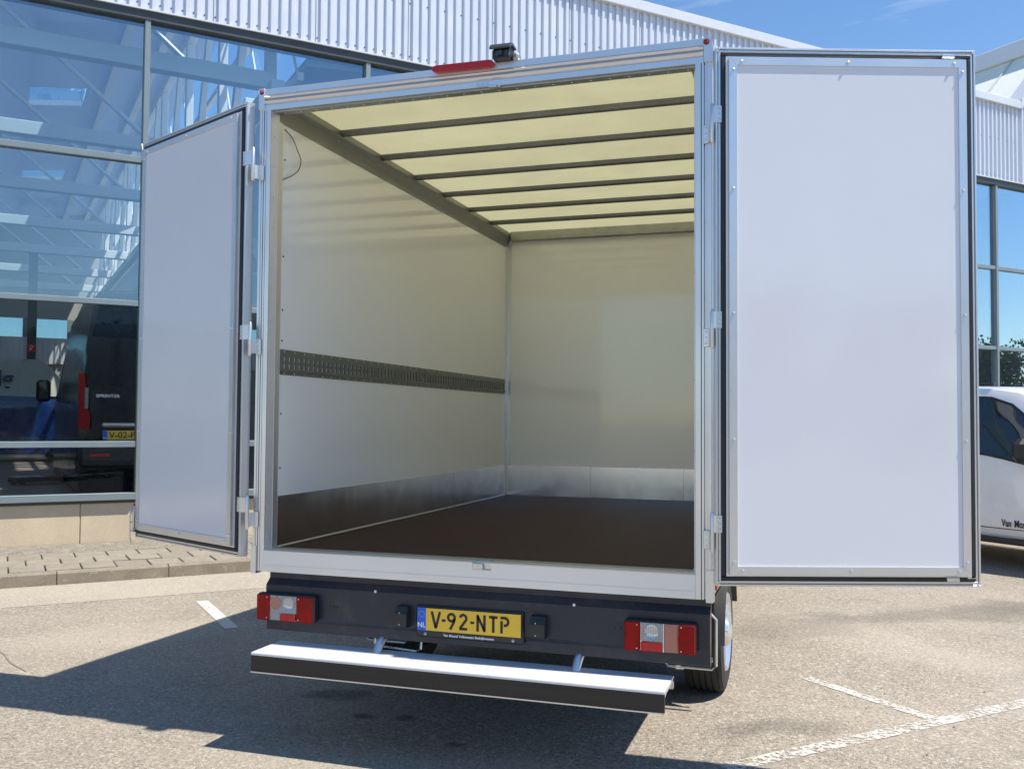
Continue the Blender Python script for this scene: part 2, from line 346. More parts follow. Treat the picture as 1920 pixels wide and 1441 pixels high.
# gutter strip of finer asphalt along the kerb
P = [W(-14,4.86,.002), W(30,4.86,.002), W(30,5.88,.002), W(-14,5.88,.002)]
MB().add([tuple(p) for p in P], [(0,1,2,3)]).build('gutter_strip', 'gutter')['kind'] = 'structure'

# pavement bed, slabs, kerb stones
bed = MB(); P = [(-14,5.98),(30,5.98),(30,7.98),(-14,7.98)]
bed.prism([tuple(W(a,b).xy) for a,b in P], 'z', -.05, .1)
M['joint'] = mk_concrete('dark_joint_sand', (.07,.062,.05), 3, .3, .1)
pave = bed.build('pavement', 'joint'); pave['kind'] = 'structure'
strip = MB().prism([tuple(W(a,b).xy) for a,b in [(-14,7.23),(30,7.23),(30,7.985),(-14,7.985)]], 'z', .09, .117).build('gravel_strip', 'soil', pave)
random.seed(11)
sm = None
SLW, SLD = .315, .415
for row in range(3):
    for i in range(88):
        s = -5.2+i*SLW+(row%2)*SLW/2+.07; d = 6.0+row*(SLD+.0)
        if sm is None:
            o = MB().box(-SLW/2+.006, SLW/2-.006, -SLD/2+.016, SLD/2-.016, -.05, 0, ch=.006).build('paving_slab', 'slab', pave); sm = o.data
        else:
            o = bpy.data.objects.new('paving_slab', sm); C.objects.link(o); o.parent = pave
        o.location = W(s, d+SLD/2, .12+random.uniform(-.005,.005)); o.rotation_euler = (random.uniform(-.008,.008), random.uniform(-.008,.008), TH+random.uniform(-.006,.006))
kerb = MB().prism([tuple(W(a,b).xy) for a,b in [(-14,5.87),(30,5.87),(30,5.97),(-14,5.97)]], 'z', -.1, .05).build('kerb', 'kerb'); kerb['kind'] = 'structure'
km = None
for i in range(30):
    s = -8.42+i*1.0
    if km is None:
        o = MB().prism([(-.07,-.1),(-.062,.105),(-.048,.12),(.06,.12),(.06,-.1)], 'x', -.496, .496).build('kerb_stone', 'kerb', kerb); km = o.data
    else:
        o = bpy.data.objects.new('kerb_stone', km); C.objects.link(o); o.parent = kerb
    o.location = W(s+.5, 5.92, random.uniform(-.004,.004)); o.rotation_euler = (0,0,TH+random.uniform(-.003,.003))

# ================================================================== SHOWROOM BUILDING
B = empty('showroom_building', W(0,8,0), 'long glazed showroom with pale ribbed metal cladding above the windows', 'building', TH)
def bx(mb, s0, s1, d0, d1, z0, z1, ch=0.): return mb.box(s0, s1, d0-8, d1-8, z0, z1, ch=ch)
MUL = [-11.4,-8.7,-6.05,-3.26,-.465,2.32,4.97,7.62,10.27,12.92,15.565,18.2,20.85,23.5,26.15]
S0, S1 = MUL[0], MUL[-1]
# plinth panels
edges = [-11.4,-9.1,-7.4,-5.7,-4.1,-2.6,-1.08,.7,2.5,4.3,6.1,7.9,9.7,11.5,13.3,15.1,16.9,18.7,20.5,22.3,24.2,26.15]
for a, b in zip(edges[:-1], edges[1:]): bx(MB(), a+.004, b-.004, 8.0, 8.22, .0, .575, .006).build('plinth_panel', 'plinth', B)
bx(MB(), S0, S1, 8.02, 8.2, 0, .56).build('plinth_core', 'plinth', B)
# dark-coloured strip under the sill, sill and transoms, one rail per bay
ZR = dict(left=(4.615,4.69,2.895,2.96,1.225,1.295), right=(4.645,4.72,3.04,3.11,1.30,1.37))
for i, (a, b) in enumerate(zip(MUL[:-1], MUL[1:])):
    bx(MB(), a, b, 7.985, 8.1, .5753, .608).build('dark_strip', 'frame_dark', B)
    t0, t1, u0, u1, v0, v1 = ZR['left'] if b < 9 else ZR['right']
    bx(MB(), a+.03, b-.03, 7.93, 8.08, .61, .69, .004).build('window_sill', 'frame_grey', B)
    for z0, z1 in ((t0,t1),(u0,u1),(v0,v1)): bx(MB(), a+.032, b-.032, 7.955, 8.06, z0, z1, .004).build('transom', 'frame_grey', B)
    zz = [.69, v0, v1, u0, u1, t0, t1, 6.35]
    for k in range(0, 8, 2):
        bx(MB(), a+.03, b-.03, 8.01, 8.018, zz[k]-.01, zz[k+1]+.01).build('window_pane', 'glass' if k >= 4 else 'clearglass', B)
for m in MUL:
    bx(MB(), m-.032, m+.032, 7.94, 8.12, .61, 6.35, .004).build('mullion', 'frame_grey', B)
bx(MB(), S0, S1, 7.93, 8.2, 6.35, 6.47).build('header_beam', 'frame_dark', B)
bx(MB(), S0, S1, 7.90, 7.935, 6.455, 6.475).build('drip_flashing', 'flash', B)
# ribbed cladding sheets, each with its own ribs
PITCH, DEP = .13, .032
def clad_sheet(a, b, z0, ztop):
    mb = MB(); prof = []; s = a
    while s < b-.001:
        for q, dd in ((0,0),(.045,0),(.058,DEP),(.102,DEP),(.115,0)):
            if s+q <= b+1e-6: prof.append((s+q, -dd))
        s += PITCH
    prof.append((b, 0))
    v = []; n = len(prof)
    for (ss, dd) in prof: v += [(ss, 7.97-8+dd, z0), (ss, 7.97-8+dd, ztop(ss))]
    fs = [(2*i,2*i+2,2*i+3,2*i+1) for i in range(n-1)]
    return mb.add(v, fs).build('cladding_sheet', 'clad', B, fix=False)
VAL = 16.35
def ztop(s): return 8.03 if s < VAL else 8.03+(s-VAL)*1.03
ss = S0
while ss < VAL-.01:
    e = min(ss+PITCH*10, VAL); clad_sheet(ss, e, 6.475, ztop); ss = e
clad_sheet(VAL, VAL+1.8, 6.475, ztop)
clad_sheet(VAL+1.8, S1, 6.475, lambda s: 9.88-(s-VAL-1.8)*.12)
ss = S0+PITCH*10
while ss < VAL-.3:
    bx(MB(), ss-.006, ss+.004, 7.966, 7.9695, 6.48, 8.0).build('sheet_seam', 'frame_grey', B); ss += PITCH*10
# screws on the ribs
mb = MB(); s = S0
k = 0
while s < VAL:
    for zz in ([6.56] if k%2 else [6.56, 7.3]):
        mb.dome((s+.02, 7.968-8, zz), .011, (0,-1,0), .6, 6)
    s += PITCH; k += 1
tag(mb.build('cladding_screw', 'frame_dark', B), kind='stuff')
# eave flashing
bx(MB(), S0, VAL-.02, 7.88, 8.25, 8.0, 8.16, .01).build('eave_flashing', 'flash', B)
def slope_bar(a, za, b, zb, d0, d1, th, name, mat):
    mb = MB(); mb.add([(a,d0-8,za),(a,d1-8,za),(b,d1-8,zb),(b,d0-8,zb),(a,d0-8,za+th),(a,d1-8,za+th),(b,d1-8,zb+th),(b,d0-8,zb+th)],
        [(0,1,2,3),(4,7,6,5),(0,3,7,4),(1,5,6,2),(0,4,5,1),(3,2,6,7)]); return mb.build(name, mat, B)
slope_bar(VAL-.02, 8.0, VAL+1.78, 9.85, 7.88, 8.25, .2, 'verge_flashing', 'flash')
slope_bar(VAL+1.78, 9.85, S1, 8.85, 7.88, 8.25, .2, 'verge_flashing', 'flash')
# saw-tooth roof: cream sheets facing left at the right-hand tooth, glazed slope at the left-hand tooth
for i in range(24):
    d0 = 8.25+i*.98 if i else 7.95+.31
    mb = MB(); d1 = 8.25+(i+1)*.98-.012
    mb.add([(VAL+.03,d0-8,8.02),(VAL+1.8,d0-8,9.85),(VAL+1.8,d1-8,9.85),(VAL+.03,d1-8,8.02),(VAL+.06,d0-8,7.98),(VAL+1.83,d0-8,9.81),(VAL+1.83,d1-8,9.81),(VAL+.06,d1-8,7.98)],
        [(0,1,2,3),(4,7,6,5),(0,3,7,4),(1,5,6,2),(0,4,5,1),(3,2,6,7)]).build('roof_sheet', 'cream', B)
    if i:
        slope_bar(VAL+.01, 8.03, VAL+1.79, 9.865, d0-.02, d0+.02, .02, 'roof_seam', 'flash')
bx(MB(), VAL+1.62, VAL+1.95, 8.26, 32, 9.78, 10.16, .02).build('ridge_flashing', 'flash', B)
bx(MB(), VAL-.9, VAL+.02, 8.26, 32, 7.85, 7.95).build('valley_gutter', 'flash', B)
# roof decks (seen from inside as white soffits)
def deck(a, za, b, zb, d0=8.2, d1=40.):
    mb = MB(); mb.add([(a,d0-8,za),(b,d0-8,zb),(b,d1-8,zb),(a,d1-8,za),(a,d0-8,za+.12),(b,d0-8,zb+.12),(b,d1-8,zb+.12),(a,d1-8,za+.12)],
        [(0,3,2,1),(4,5,6,7),(0,1,5,4),(1,2,6,5),(2,3,7,6),(3,0,4,7)]); return mb.build('roof_deck', 'deck', B)
GS, GC = 1.2, 1.5                                    # lattice girder and glazed clerestory behind it
def ztd(q): return 8.25+(q+4.6)*.14                   # underside of the rising deck
deck(GC+.06, 6.25, 2.4, 6.3); deck(2.4, 6.3, 5.5, 7.9); deck(5.5, 7.9, VAL, 7.9); deck(VAL+1.83, 9.7, S1, 8.9)
deck(-4.6, ztd(-4.6), -1.5, ztd(-1.5)); deck(-.35, ztd(-.35), GC+.25, ztd(GC+.25)); deck(-6.2, 8.0, -4.6, 8.25); deck(S0, 7.9, -6.2, 8.0)
DK = [8.62+i*3.95 for i in range(8)]
for i, d in enumerate(DK):
    deck(-1.5, ztd(-1.5), -.35, ztd(-.35), d-.4 if i else 8.2, d+2.2 if i%2 == 0 else d+3.56)
    mb = MB() if i%2 == 0 else MB(); mb.add([(-1.5,d+2.2-8,ztd(-1.5)+.06),(-.35,d+2.2-8,ztd(-.35)+.06),(-.35,d+3.55-8,ztd(-.35)+.06),(-1.5,d+3.55-8,ztd(-1.5)+.06)], [(0,1,2,3)]); mb.build('skylight_pane', 'tintglass', B)
    bx(MB(), S0+.3, GS+.02, d-.1, d+.1, 5.98, 6.2, .01).build('truss_chord', 'int_white', B)
    bx(MB(), GC+.2, 16.0, d-.08, d+.08, 6.98, 7.14, .01).build('truss_chord', 'int_white', B)
    mb = MB(); mb.tube([(-2.2,d+.5-8,8.3),(.3,d+.5-8,6.25)], .04, 8); mb.build('truss_diagonal', 'int_white', B, 30)
# longitudinal lattice girder: posts and leaning struts
for i in range(10):
    d = 8.72+i*3.2
    bx(MB(), GS-.07, GS+.07, d-.075, d+.075, 5.9, ztd(GS), .012).build('girder_post', 'int_white', B)
    for q0, q1 in ((2.3,.9),):
        mb = MB(); mb.add([(GS-.05,d+q0-.1-8,6.1),(GS+.05,d+q0-.1-8,6.1),(GS+.05,d+q0+.1-8,6.1),(GS-.05,d+q0+.1-8,6.1),(GS-.05,d+q1-.1-8,9.0),(GS+.05,d+q1-.1-8,9.0),(GS+.05,d+q1+.1-8,9.0),(GS-.05,d+q1+.1-8,9.0)],
            [(0,3,2,1),(4,5,6,7),(0,1,5,4),(1,2,6,5),(2,3,7,6),(3,0,4,7)]); mb.build('girder_strut', 'int_white', B)
bx(MB(), GS-.09, GS+.09, 8.3, 39.5, 5.86, 6.04, .01).build('girder_chord', 'int_white', B)
bx(MB(), GS-.08, GS+.08, 8.3, 39.5, ztd(GS)-.2, ztd(GS)-.03, .01).build('girder_chord', 'int_white', B)
# clerestory glazing with raking bars
for i in range(33):
    d = 8.3+i*.95
    bx(MB(), GC, GC+.012, d+.02, d+.93, 6.2, ztd(GC)-.02).build('clerestory_pane', 'skyglass', B)
    if i%2 == 0: mb = MB(); mb.tube([(GC-.03,d-8,6.1),(GC-.03,d+1.9-8,ztd(GC)-.03)], .02, 6); mb.build('glazing_bar', 'int_white', B, 30)
for z in (6.12, 7.6): bx(MB(), GC-.05, GC+.03, 8.25, 39.6, z-.06, z+.05).build('clerestory_rail', 'int_white', B)
x = -4.3; k = 0
while x < 1.45:
    if not (-1.45 < x < -.4):
        bx(MB(), x-.07, x+.07, 8.3, 39.4, ztd(x)-.2, ztd(x)-.003).build('purlin', 'int_white', B)
    x += .72
# dark steel columns, floor, back and side walls
for x, d in ((-1.19,25.),(5.2,25.),(5.2,16.5),(11.5,16.5),(-8,25.)):
    bx(MB(), x-.11, x+.11, d-.11, d+.11, .55, 6.3, .01).build('steel_column', 'frame_dark', B)
bx(MB(), S0, S1, 8.23, 40, -.1, .55).build('showroom_floor', 'int_floor', B)
bx(MB(), S0, S1, 34, 34.2, .551, 3.47).build('back_wall', 'int_wall', B)
bx(MB(), S0, S1, 34, 34.2, 5.1, 9.5).build('back_wall', 'int_wall', B)
for i in range(26):                                                             # windows of the back wall
    a = S0+i*1.45
    bx(MB(), a, a+.45, 33.98, 34.22, 4.41, 5.1).build('window_post', 'frame_grey', B)
    bx(MB(), a+.451, a+1.449, 34.05, 34.07, 4.42, 5.099).build('window_pane', 'tintglass', B)
mb = MB(); a = S0
while a < S1-.2: mb.box(a, a+.11, 33.9-8, 34-8, 3.47, 4.41); mb.box(a+.11, a+.19, 33.96-8, 34-8, 3.47, 4.41); a += .19
tag(mb.build('ribbed_wall_panel', 'clad', B), kind='stuff')
bx(MB(), S0-.2, S0, 8.1, 40, 0, 8.2).build('side_wall', 'int_wall', B)
bx(MB(), S1, S1+.2, 7.9, 40, 0, 9).build('side_wall', 'clad', B)
# red fire-hose sign on the dark column
sg = bx(MB(), -1.29, -1.10, 24.85, 24.87, 3.33, 3.54).build('fire_sign', 'red', B)
mb = MB(); mb.tube([(-1.24,16.84,3.37),(-1.18,16.84,3.43),(-1.15,16.84,3.49),(-1.20,16.84,3.51),(-1.23,16.84,3.45),(-1.20,16.84,3.39)], .009, 5); mb.build('hose_symbol', 'print', sg)

# ================================================================== VANS
def van(name, loc, rz, label, prm, paint):
    """x forward, y left, z up; stations = (x, z_bottom, z_roof, half_width, half_roof)"""
    t = empty(name, loc, label, 'van', rz)
    st, belt = prm['st'], prm['belt']
    fine = [st[0]]
    for a, b in zip(st[:-1], st[1:]):
        k = max(1, int((b[0]-a[0])/.12))
        for i in range(1, k+1): fine.append(tuple(a[j]+(b[j]-a[j])*i/k for j in range(5)))
    st = fine
    mb = MB(); rings = []
    for (x, zb, zr, wb, wr) in st:
        bz = min(belt, zb+(zr-zb)*.55)
        half = [(wb*.93,zb),(wb*.985,zb+.08),(wb,zb+.25),(wb*.995,bz),(wb*.99-(wb-wr)*.5,(bz+zr)/2),(wr,zr-.13),(wr-.05,zr-.045),(wr*.75,zr-.008),(0,zr)]
        rings.append([(x,-a,b) for a,b in half]+[(x,a,b) for a,b in half[-2::-1]])
    n = len(rings[0]); v = [p for q in rings for p in q]; fs = []
    for i in range(len(rings)-1):
        for k in range(n-1): fs.append((i*n+k, i*n+k+1, (i+1)*n+k+1, (i+1)*n+k))
        fs.append((i*n+n-1, i*n, (i+1)*n, (i+1)*n+n-1))
    fs += [tuple(range(n-1,-1,-1)), tuple(range((len(rings)-1)*n, len(rings)*n))]
    mb.add(v, fs).build('body', paint, t, 35)
    def side_y(x, z):
        for a, b in zip(st[:-1], st[1:]):
            if a[0] <= x <= b[0] or (b is st[-1]):
                q = (x-a[0])/(b[0]-a[0]) if b[0] != a[0] else 0; q = min(1,max(0,q))
                zb, zr, wb, wr = [a[j]+(b[j]-a[j])*q for j in (1,2,3,4)]; break
        bz = min(belt, zb+(zr-zb)*.55)
        pr = [(wb*.93,zb),(wb*.985,zb+.08),(wb,zb+.25),(wb*.995,bz),(wb*.99-(wb-wr)*.5,(bz+zr)/2),(wr,zr-.13),(wr-.05,zr-.045)]
        for p, q2 in zip(pr[:-1], pr[1:]):
            if p[1] <= z <= q2[1]: return p[0]+(q2[0]-p[0])*(z-p[1])/(q2[1]-p[1])
        return pr[-1][0]
    def patch(pname, lo, up, mat, sgn, off=.009, rows=8, parent=None):
        l2, u2_ = [lo[0]], [up[0]]
        for q in range(1, len(lo)):
            k = max(1, int(abs(lo[q][0]-lo[q-1][0])/.06))
            for i in range(1, k+1):
                l2.append((lo[q-1][0]+(lo[q][0]-lo[q-1][0])*i/k, lo[q-1][1]+(lo[q][1]-lo[q-1][1])*i/k))
                u2_.append((up[q-1][0]+(up[q][0]-up[q-1][0])*i/k, up[q-1][1]+(up[q][1]-up[q-1][1])*i/k))
        lo, up = l2, u2_
        # region between polylines lo and up (same x list), hugging the body side
        mb = MB(); v = []; m = len(lo)
        for j in range(rows+1):
            for (a, b) in zip(lo, up):
                x = a[0]+(b[0]-a[0])*j/rows; z = a[1]+(b[1]-a[1])*j/rows; v.append((x, sgn*(side_y(x,z)+off), z))
        fs = [(j*m+i, j*m+i+1, (j+1)*m+i+1, (j+1)*m+i) for j in range(rows) for i in range(m-1)]
        return mb.add(v, fs).build(pname, mat, parent or t, 40)
    return t, side_y, patch
def wheel_at(parent, x, y, z, rad, wid, side, name='wheel', rim='chrome'):
    w = hollow(name, parent); w.location = (x,y,z)
    prof = [(-wid/2+.01,rad*.66),(-wid/2,rad*.8),(-wid/2+.012,rad*.95),(-wid/2+.03,rad*.985)]
    g = wid-.06
    for k in range(5):
        a = -wid/2+.03+g*k/5
        if k: prof += [(a+.001,rad),(a+.0015,rad)]
        prof += [(a+g/5-.008,rad),(a+g/5-.007,rad-.009),(a+g/5-.001,rad-.009)]
    prof += [(wid/2-.03,rad*.985),(wid/2-.012,rad*.95),(wid/2,rad*.8),(wid/2-.01,rad*.66)]
    rot = Matrix.Rotation(0,4,'X')
    MB().lathe(prof, 48, None, 'y').build('tyre', 'tyre', w, 30)
    s = side
    mb = MB().lathe([(s*(wid/2-.012),rad*.665),(s*(wid/2-.002),rad*.64),(s*(wid/2-.02),rad*.60),(s*(wid/2-.045),rad*.5),(s*(wid/2-.035),rad*.3),(s*(wid/2+.005),rad*.22),(s*(wid/2+.02),rad*.12),(s*(wid/2+.022),.001)], 40, None, 'y')
    mb.build('rim', rim, w, 30)
    mb = MB()
    for k in range(10):
        a = 2*math.pi*k/10; m = Matrix.Rotation(a,4,'Y')
        mb.box(rad*.34, rad*.56, s*(wid/2-.05), s*(wid/2-.018), -.022, .022, m, .006)
    mb.build('wheel_cover', rim, w)
    return w

# --- white van at the right, parked nose out of the building
HD = -math.pi/2+TH                                # heading: straight away from the facade
hd = Vector((math.cos(HD), math.sin(HD), 0)); lf = Vector((-hd.y, hd.x, 0))
P0 = Vector((3.466, 7.25, 0)); vw = .95
O = P0+lf*vw
st = [(-3.7,.42,1.5,.86,.70),(-3.65,.35,1.93,.92,.74),(-3.3,.33,1.99,.95,.80),(-2,.32,2.01,.95,.81),(-.6,.32,2.01,.95,.81),(-.2,.32,1.995,.95,.80),(.05,.32,1.955,.95,.79),(.3,.32,1.85,.95,.78),(.6,.32,1.64,.95,.77),(.95,.32,1.30,.94,.79),(1.4,.32,1.13,.90,.74),(1.65,.36,.98,.82,.62),(1.73,.42,.85,.72,.5)]
vt, sy, patch = van('parked_van', O, HD, 'white van with dark side windows parked on the right, nose towards the camera', dict(st=st, belt=1.2), 'carwhite')
for s_ in (-1, 1):
    patch('side_window', [(-.85,1.30),(-.5,1.27),(-.25,1.25),(0,1.21),(.24,1.16),(.45,1.13),(.62,1.12)], [(-.85,1.865),(-.5,1.865),(-.25,1.85),(.0,1.77),(.24,1.585),(.45,1.34),(.62,1.13)], 'carglass', s_)
    patch('side_window', [(-2.4,1.28),(-1.9,1.27),(-1.4,1.265),(-.95,1.255)], [(-2.4,1.85),(-1.9,1.865),(-1.4,1.865),(-.95,1.865)], 'carglass', s_)
    patch('window_trim', [(-.88,1.275),(-.5,1.245),(-.25,1.225),(0,1.185),(.24,1.135),(.45,1.105),(.66,1.10)], [(-.88,1.885),(-.5,1.885),(-.23,1.872),(.02,1.792),(.26,1.61),(.48,1.36),(.66,1.11)], 'rubber', s_, .006)
    patch('door_seam', [(-.9,.36),(-.888,.36)], [(-.9,1.85),(-.888,1.85)], 'rubber', s_, .003, 14)
    patch('door_seam', [(.72,.5),(.728,.5)], [(.72,1.08),(.728,1.08)], 'rubber', s_, .003, 8)
    patch('door_seam', [(-.9,.435),(.7,.435)], [(-.9,.444),(.7,.444)], 'rubber', s_, .004, 1)
    MB().box(-2.9,1.0,s_*.93,s_*.965,.28,.345,ch=.01).build('sill_trim', 'plastic', vt)
    mb = MB().box(.22,.40,s_*1.0,s_*1.19,1.16,1.42,ch=.06); mb.box(.30,.36,s_*.9,s_*1.02,1.16,1.22); mb.build('wing_mirror', 'plastic', vt)
    MB().box(-2.7,-.25,s_*.70,s_*.74,2.0,2.03,ch=.008).build('roof_rail', 'plastic', vt)
    MB().box(-.8,-.62,s_*.955,s_*.985,.98,1.02,ch=.008).build('door_handle', 'carwhite', vt)
    for x_ in (-2.65, 1.08): wheel_at(vt, x_, s_*.80, .335, .335, .22, s_)
MB().add([(.4,-.66,1.80),(.4,.66,1.80),(.93,.74,1.335),(.93,-.74,1.335)], [(0,1,2,3)]).build('windscreen', 'carglass', vt)
for wd, xo in (('Van', -.03), ('Mossel', .115)): text_mesh('door_lettering', wd, .11, 'ink', vt, (xo,-sy(0,.50)-.012,.50), (R(90),0,0), 'LEFT', .002, xs=.68)
# second white van beyond it, only glimpsed between the truck's post and door
def far_van(name, loc, rz, label):
    st = [(-3.2,.4,1.7,.92,.74),(-3.1,.33,2.0,.95,.78),(-1,.32,2.02,.98,.8),(.6,.32,2.0,.98,.8),(1.3,.32,1.6,.95,.78),(2.1,.36,1.15,.9,.7),(2.25,.42,.9,.75,.5)]
    t, sy2, pt = van(name, loc, rz, label, dict(st=st, belt=1.3), 'carwhite')
    for s_ in (-1,1):
        pt('side_window', [(0,1.35),(.5,1.33),(1.1,1.3)], [(0,1.95),(.5,1.9),(1.1,1.4)], 'carglass', s_)
        for x_ in (-2.1,1.3): wheel_at(t, x_, s_*.85, .35, .35, .22, s_)
    return t
far_van('parked_van', W(11.2,3.2,0), HD, 'white van glimpsed through the slit between truck post and right door')

# --- dark high-roof van inside the showroom, seen from behind
nd = Vector((0,1,0))
st = [(0,.75,3.1,.93,.70),(.03,.45,3.2,.985,.76),(.25,.40,3.3,1.0,.80),(2,.40,3.34,1.0,.82),(4.6,.40,3.32,1.0,.82),(5.3,.40,3.2,1.0,.80),(5.7,.40,2.9,1.0,.78),(6.1,.40,2.3,.99,.82),(6.45,.40,1.85,.97,.82),(7.2,.42,1.5,.92,.74),(7.4,.5,1.2,.8,.6)]
st = [(a,b+.12,c-.02,d,e) for a,b,c,d,e in st]
dv, sy, patch = van('panel_van', W(-.04,9.35,.0), TH+math.pi/2, 'dark blue-black high-roof van standing inside behind the left windows', dict(st=st, belt=1.9), 'carnavy')
for x_ in (1.6,5.9):
    for s_ in (-1,1): wheel_at(dv, x_, s_*.86, .55+.35, .35, .25, s_)
for s_ in (-1,1):
    patch('side_window', [(5.0,1.95),(5.5,1.93),(6.1,1.9)], [(5.0,2.7),(5.4,2.6),(6.1,2.0)], 'carglass', s_)
    mb = MB().box(5.95,6.12,s_*1.06,s_*1.30,1.85,2.25,ch=.05); mb.box(6,6.06,s_*.96,s_*1.1,1.9,1.95); mb.build('wing_mirror', 'plastic', dv)
for a, b in ((.06,.965),(-.965,-.06)):                                          # rear door windows (tinted)
    MB().box(-.012,.0,a,b-.06 if b > 0 else b,1.98,2.62,ch=.004).build('rear_window', 'carnavy', dv)
MB().box(-.016,.0,-.012,.012,.95,3.0).build('door_seam', 'rubber', dv)
MB().box(-.02,.0,-.93,.93,1.93,1.96).build('door_crease', 'carnavy', dv)
for s_ in (-1,1):
    MB().prism([(s_*.86,1.42),(s_*.995,1.42),(s_*1.0,2.14),(s_*.93,2.14),(s_*.915,1.95),(s_*.915,1.72),(s_*.86,1.62)], 'x', -.06, .0).build('tail_light', 'lens_red', dv)
    MB().box(-.067,-.058,s_*.885,s_*.93,1.68,1.95).build('lamp_lens', 'lens_clear', dv)
MB().box(-.16,.06,-.98,.98,.92,1.22,ch=.04).build('rear_bumper', 'plastic', dv)
for s_ in (-1,1): MB().box(-.17,-.155,s_*.62,s_*.86,1.07,1.105,ch=.004).build('bumper_reflector', 'red_refl', dv)
MB().box(-.05,.0,-.30,.72,1.445,1.50,ch=.02).build('plate_light_bar', 'chrome', dv)
pl = MB().box(-.03,-.012,.18,.70,1.28,1.40).build('number_plate', 'yellow', dv)
MB().box(-.033,-.0305,.645,.70,1.283,1.397).build('plate_band', 'blue', pl)
text_mesh('plate_country_code', 'NL', .04, 'print', pl, (-.035,.672,1.305), (R(90),0,R(-90)))
text_mesh('plate_lettering', 'V-02-P', .115, 'ink', pl, (-.033,.625,1.34), (R(90),0,R(-90)), 'LEFT', .001)
text_mesh('badge_lettering', 'SPRINTER', .055, 'chrome', dv, (-.018,.79,1.85), (R(90),0,R(-90)), 'LEFT', .002, .002, 1.2)
mb = MB().box(.1,2.6,-.5,.5,.72,.9); mb.box(.35,.6,-.8,.8,.62,.76); mb.box(1.35,1.8,-.75,.75,.75,.95); mb.tube([(.5,.6,.65),(1.4,.6,.7)], .06, 8); mb.build('underbody', 'chassis', dv)

# --- white van with blue lower side deeper inside
st = [(-2.4,.9,2.5,.95,.8),(-2.35,.65,2.85,1.,.85),(1.2,.65,2.9,1.,.85),(1.9,.65,2.2,.98,.8),(2.8,.7,1.6,.9,.7)]
wv, sy, patch = van('delivery_van', W(-2.3,21,0), TH, 'white van with blue lower half standing deep inside the showroom', dict(st=st, belt=1.9), 'dimwhite')
for s_ in (-1,1):
    patch('blue_band', [(-2.3,.72),(0,.72),(1.9,.72)], [(-2.3,2.05),(0,2.05),(1.9,2.0)], 'vanblue', s_)
    for x_ in (-1.4,1.6): wheel_at(wv, x_, s_*.9, .9, .35, .2, s_)
text_mesh('side_lettering', 'nalg', .50, 'vanblue', wv, (-.15,-1.02,2.42), (R(90),0,0), 'LEFT', .01)
# low dark trolley on the showroom floor beside the van
tl = empty('floor_jack', W(-1.75,12.2,.55), 'low dark floor jack lying on the showroom floor behind the left window', 'jack', TH+.3)
mb = MB().box(0,.9,-.15,.15,.03,.10,ch=.01); mb.build('frame', 'chassis', tl)
MB().box(.02,.45,-.12,.12,.103,.115).build('pad', 'alu', tl)
mb = MB()
for x_ in (.1,.8):
    mb.lathe([(-.2,.02),(-.2,.05),(-.15,.05),(-.15,.02)], 12, Matrix.Translation((x_,0,.05)), 'y')
    mb.lathe([(.15,.02),(.15,.05),(.2,.05),(.2,.02)], 12, Matrix.Translation((x_,0,.05)), 'y')
mb.build('caster', 'rubber', tl)
MB().tube([(.9,0,.08),(1.3,0,.35)], .018, 8).build('handle', 'steel', tl)

# ================================================================== BOX TRUCK
T = empty('box_truck', (0,0,0), 'white box truck seen from behind with both rear doors folded wide open', 'truck')
HW, HI = 1.1427, 1.0772        # half outer, half opening
ZB, ZS, ZH, ZT = .806, .912, 3.156, 3.262
LEN = 3.82
# --- rear portal
def post(sgn):
    X = lambda a: sgn*a
    mb = MB()
    mb.prism([(X(HI),-.004),(X(HI+.024),-.004),(X(HI+.024),.05),(X(HI),.05)], 'z', ZB, ZH)
    mb.prism([(X(HI+.0275),-.002),(X(HI+.037),-.002),(X(HI+.037),.05),(X(HI+.0275),.05)], 'z', ZB, ZH)
    mb.prism([(X(HI+.0372),.018),(X(HI+.043),.018),(X(HI+.043),.05),(X(HI+.0372),.05)], 'z', ZB, ZH)
    mb.prism([(X(HI+.043),.0),(X(HI+.050),.0),(X(HI+.050),.004),(X(HI+.0555),.004),(X(HI+.0555),.0),(X(HW+.002),.0),(X(HW+.006),.006),(X(HW+.006),.05),(X(HI+.043),.05)], 'z', ZB, ZT-.02)
    mb.prism([(X(HI-.012),.051),(X(HI+.07),.051),(X(HI+.07),.09),(X(HI-.012),.09)], 'z', ZS+.002, ZH-.001)
    mb.build('corner_post', 'alu', T)
    mb = MB(); mb.prism([(X(HI-.0005),.0),(X(HI-.010),.052),(X(HI-.010),.1),(X(HI-.0005),.1)], 'z', ZS+.003, ZH-.002); mb.build('jamb_strip', 'alu_sill', T)
    mb = MB().prism([(X(HI+.045),-.006),(X(HW+.010),-.006),(X(HW+.012),.05),(X(HI+.045),.05)], 'z', ZB-.012, ZS+.02); mb.build('post_foot', 'alu', T)
    MB().box(X(HI+.0245), X(HI+.027), .01, .05, ZB, ZH).build('post_groove', 'rubber', T)
post(-1); post(1)
mb = MB().prism([(-.004,ZH),(-.004,ZH+.026),(.002,ZH+.030),(-.008,ZH+.038),(-.012,ZH+.046),(-.008,ZH+.053),(.002,ZH+.0555),(-.008,ZH+.060),(-.012,ZH+.067),(-.008,ZH+.073),(.002,ZH+.0755),(.002,ZH+.079),(-.006,ZH+.079),(-.006,ZT+.002),(.0,ZT+.006),(.056,ZT+.006),(.056,ZH)], 'x', -HW-.002, HW-.03)
mb.build('header', 'alu', T)
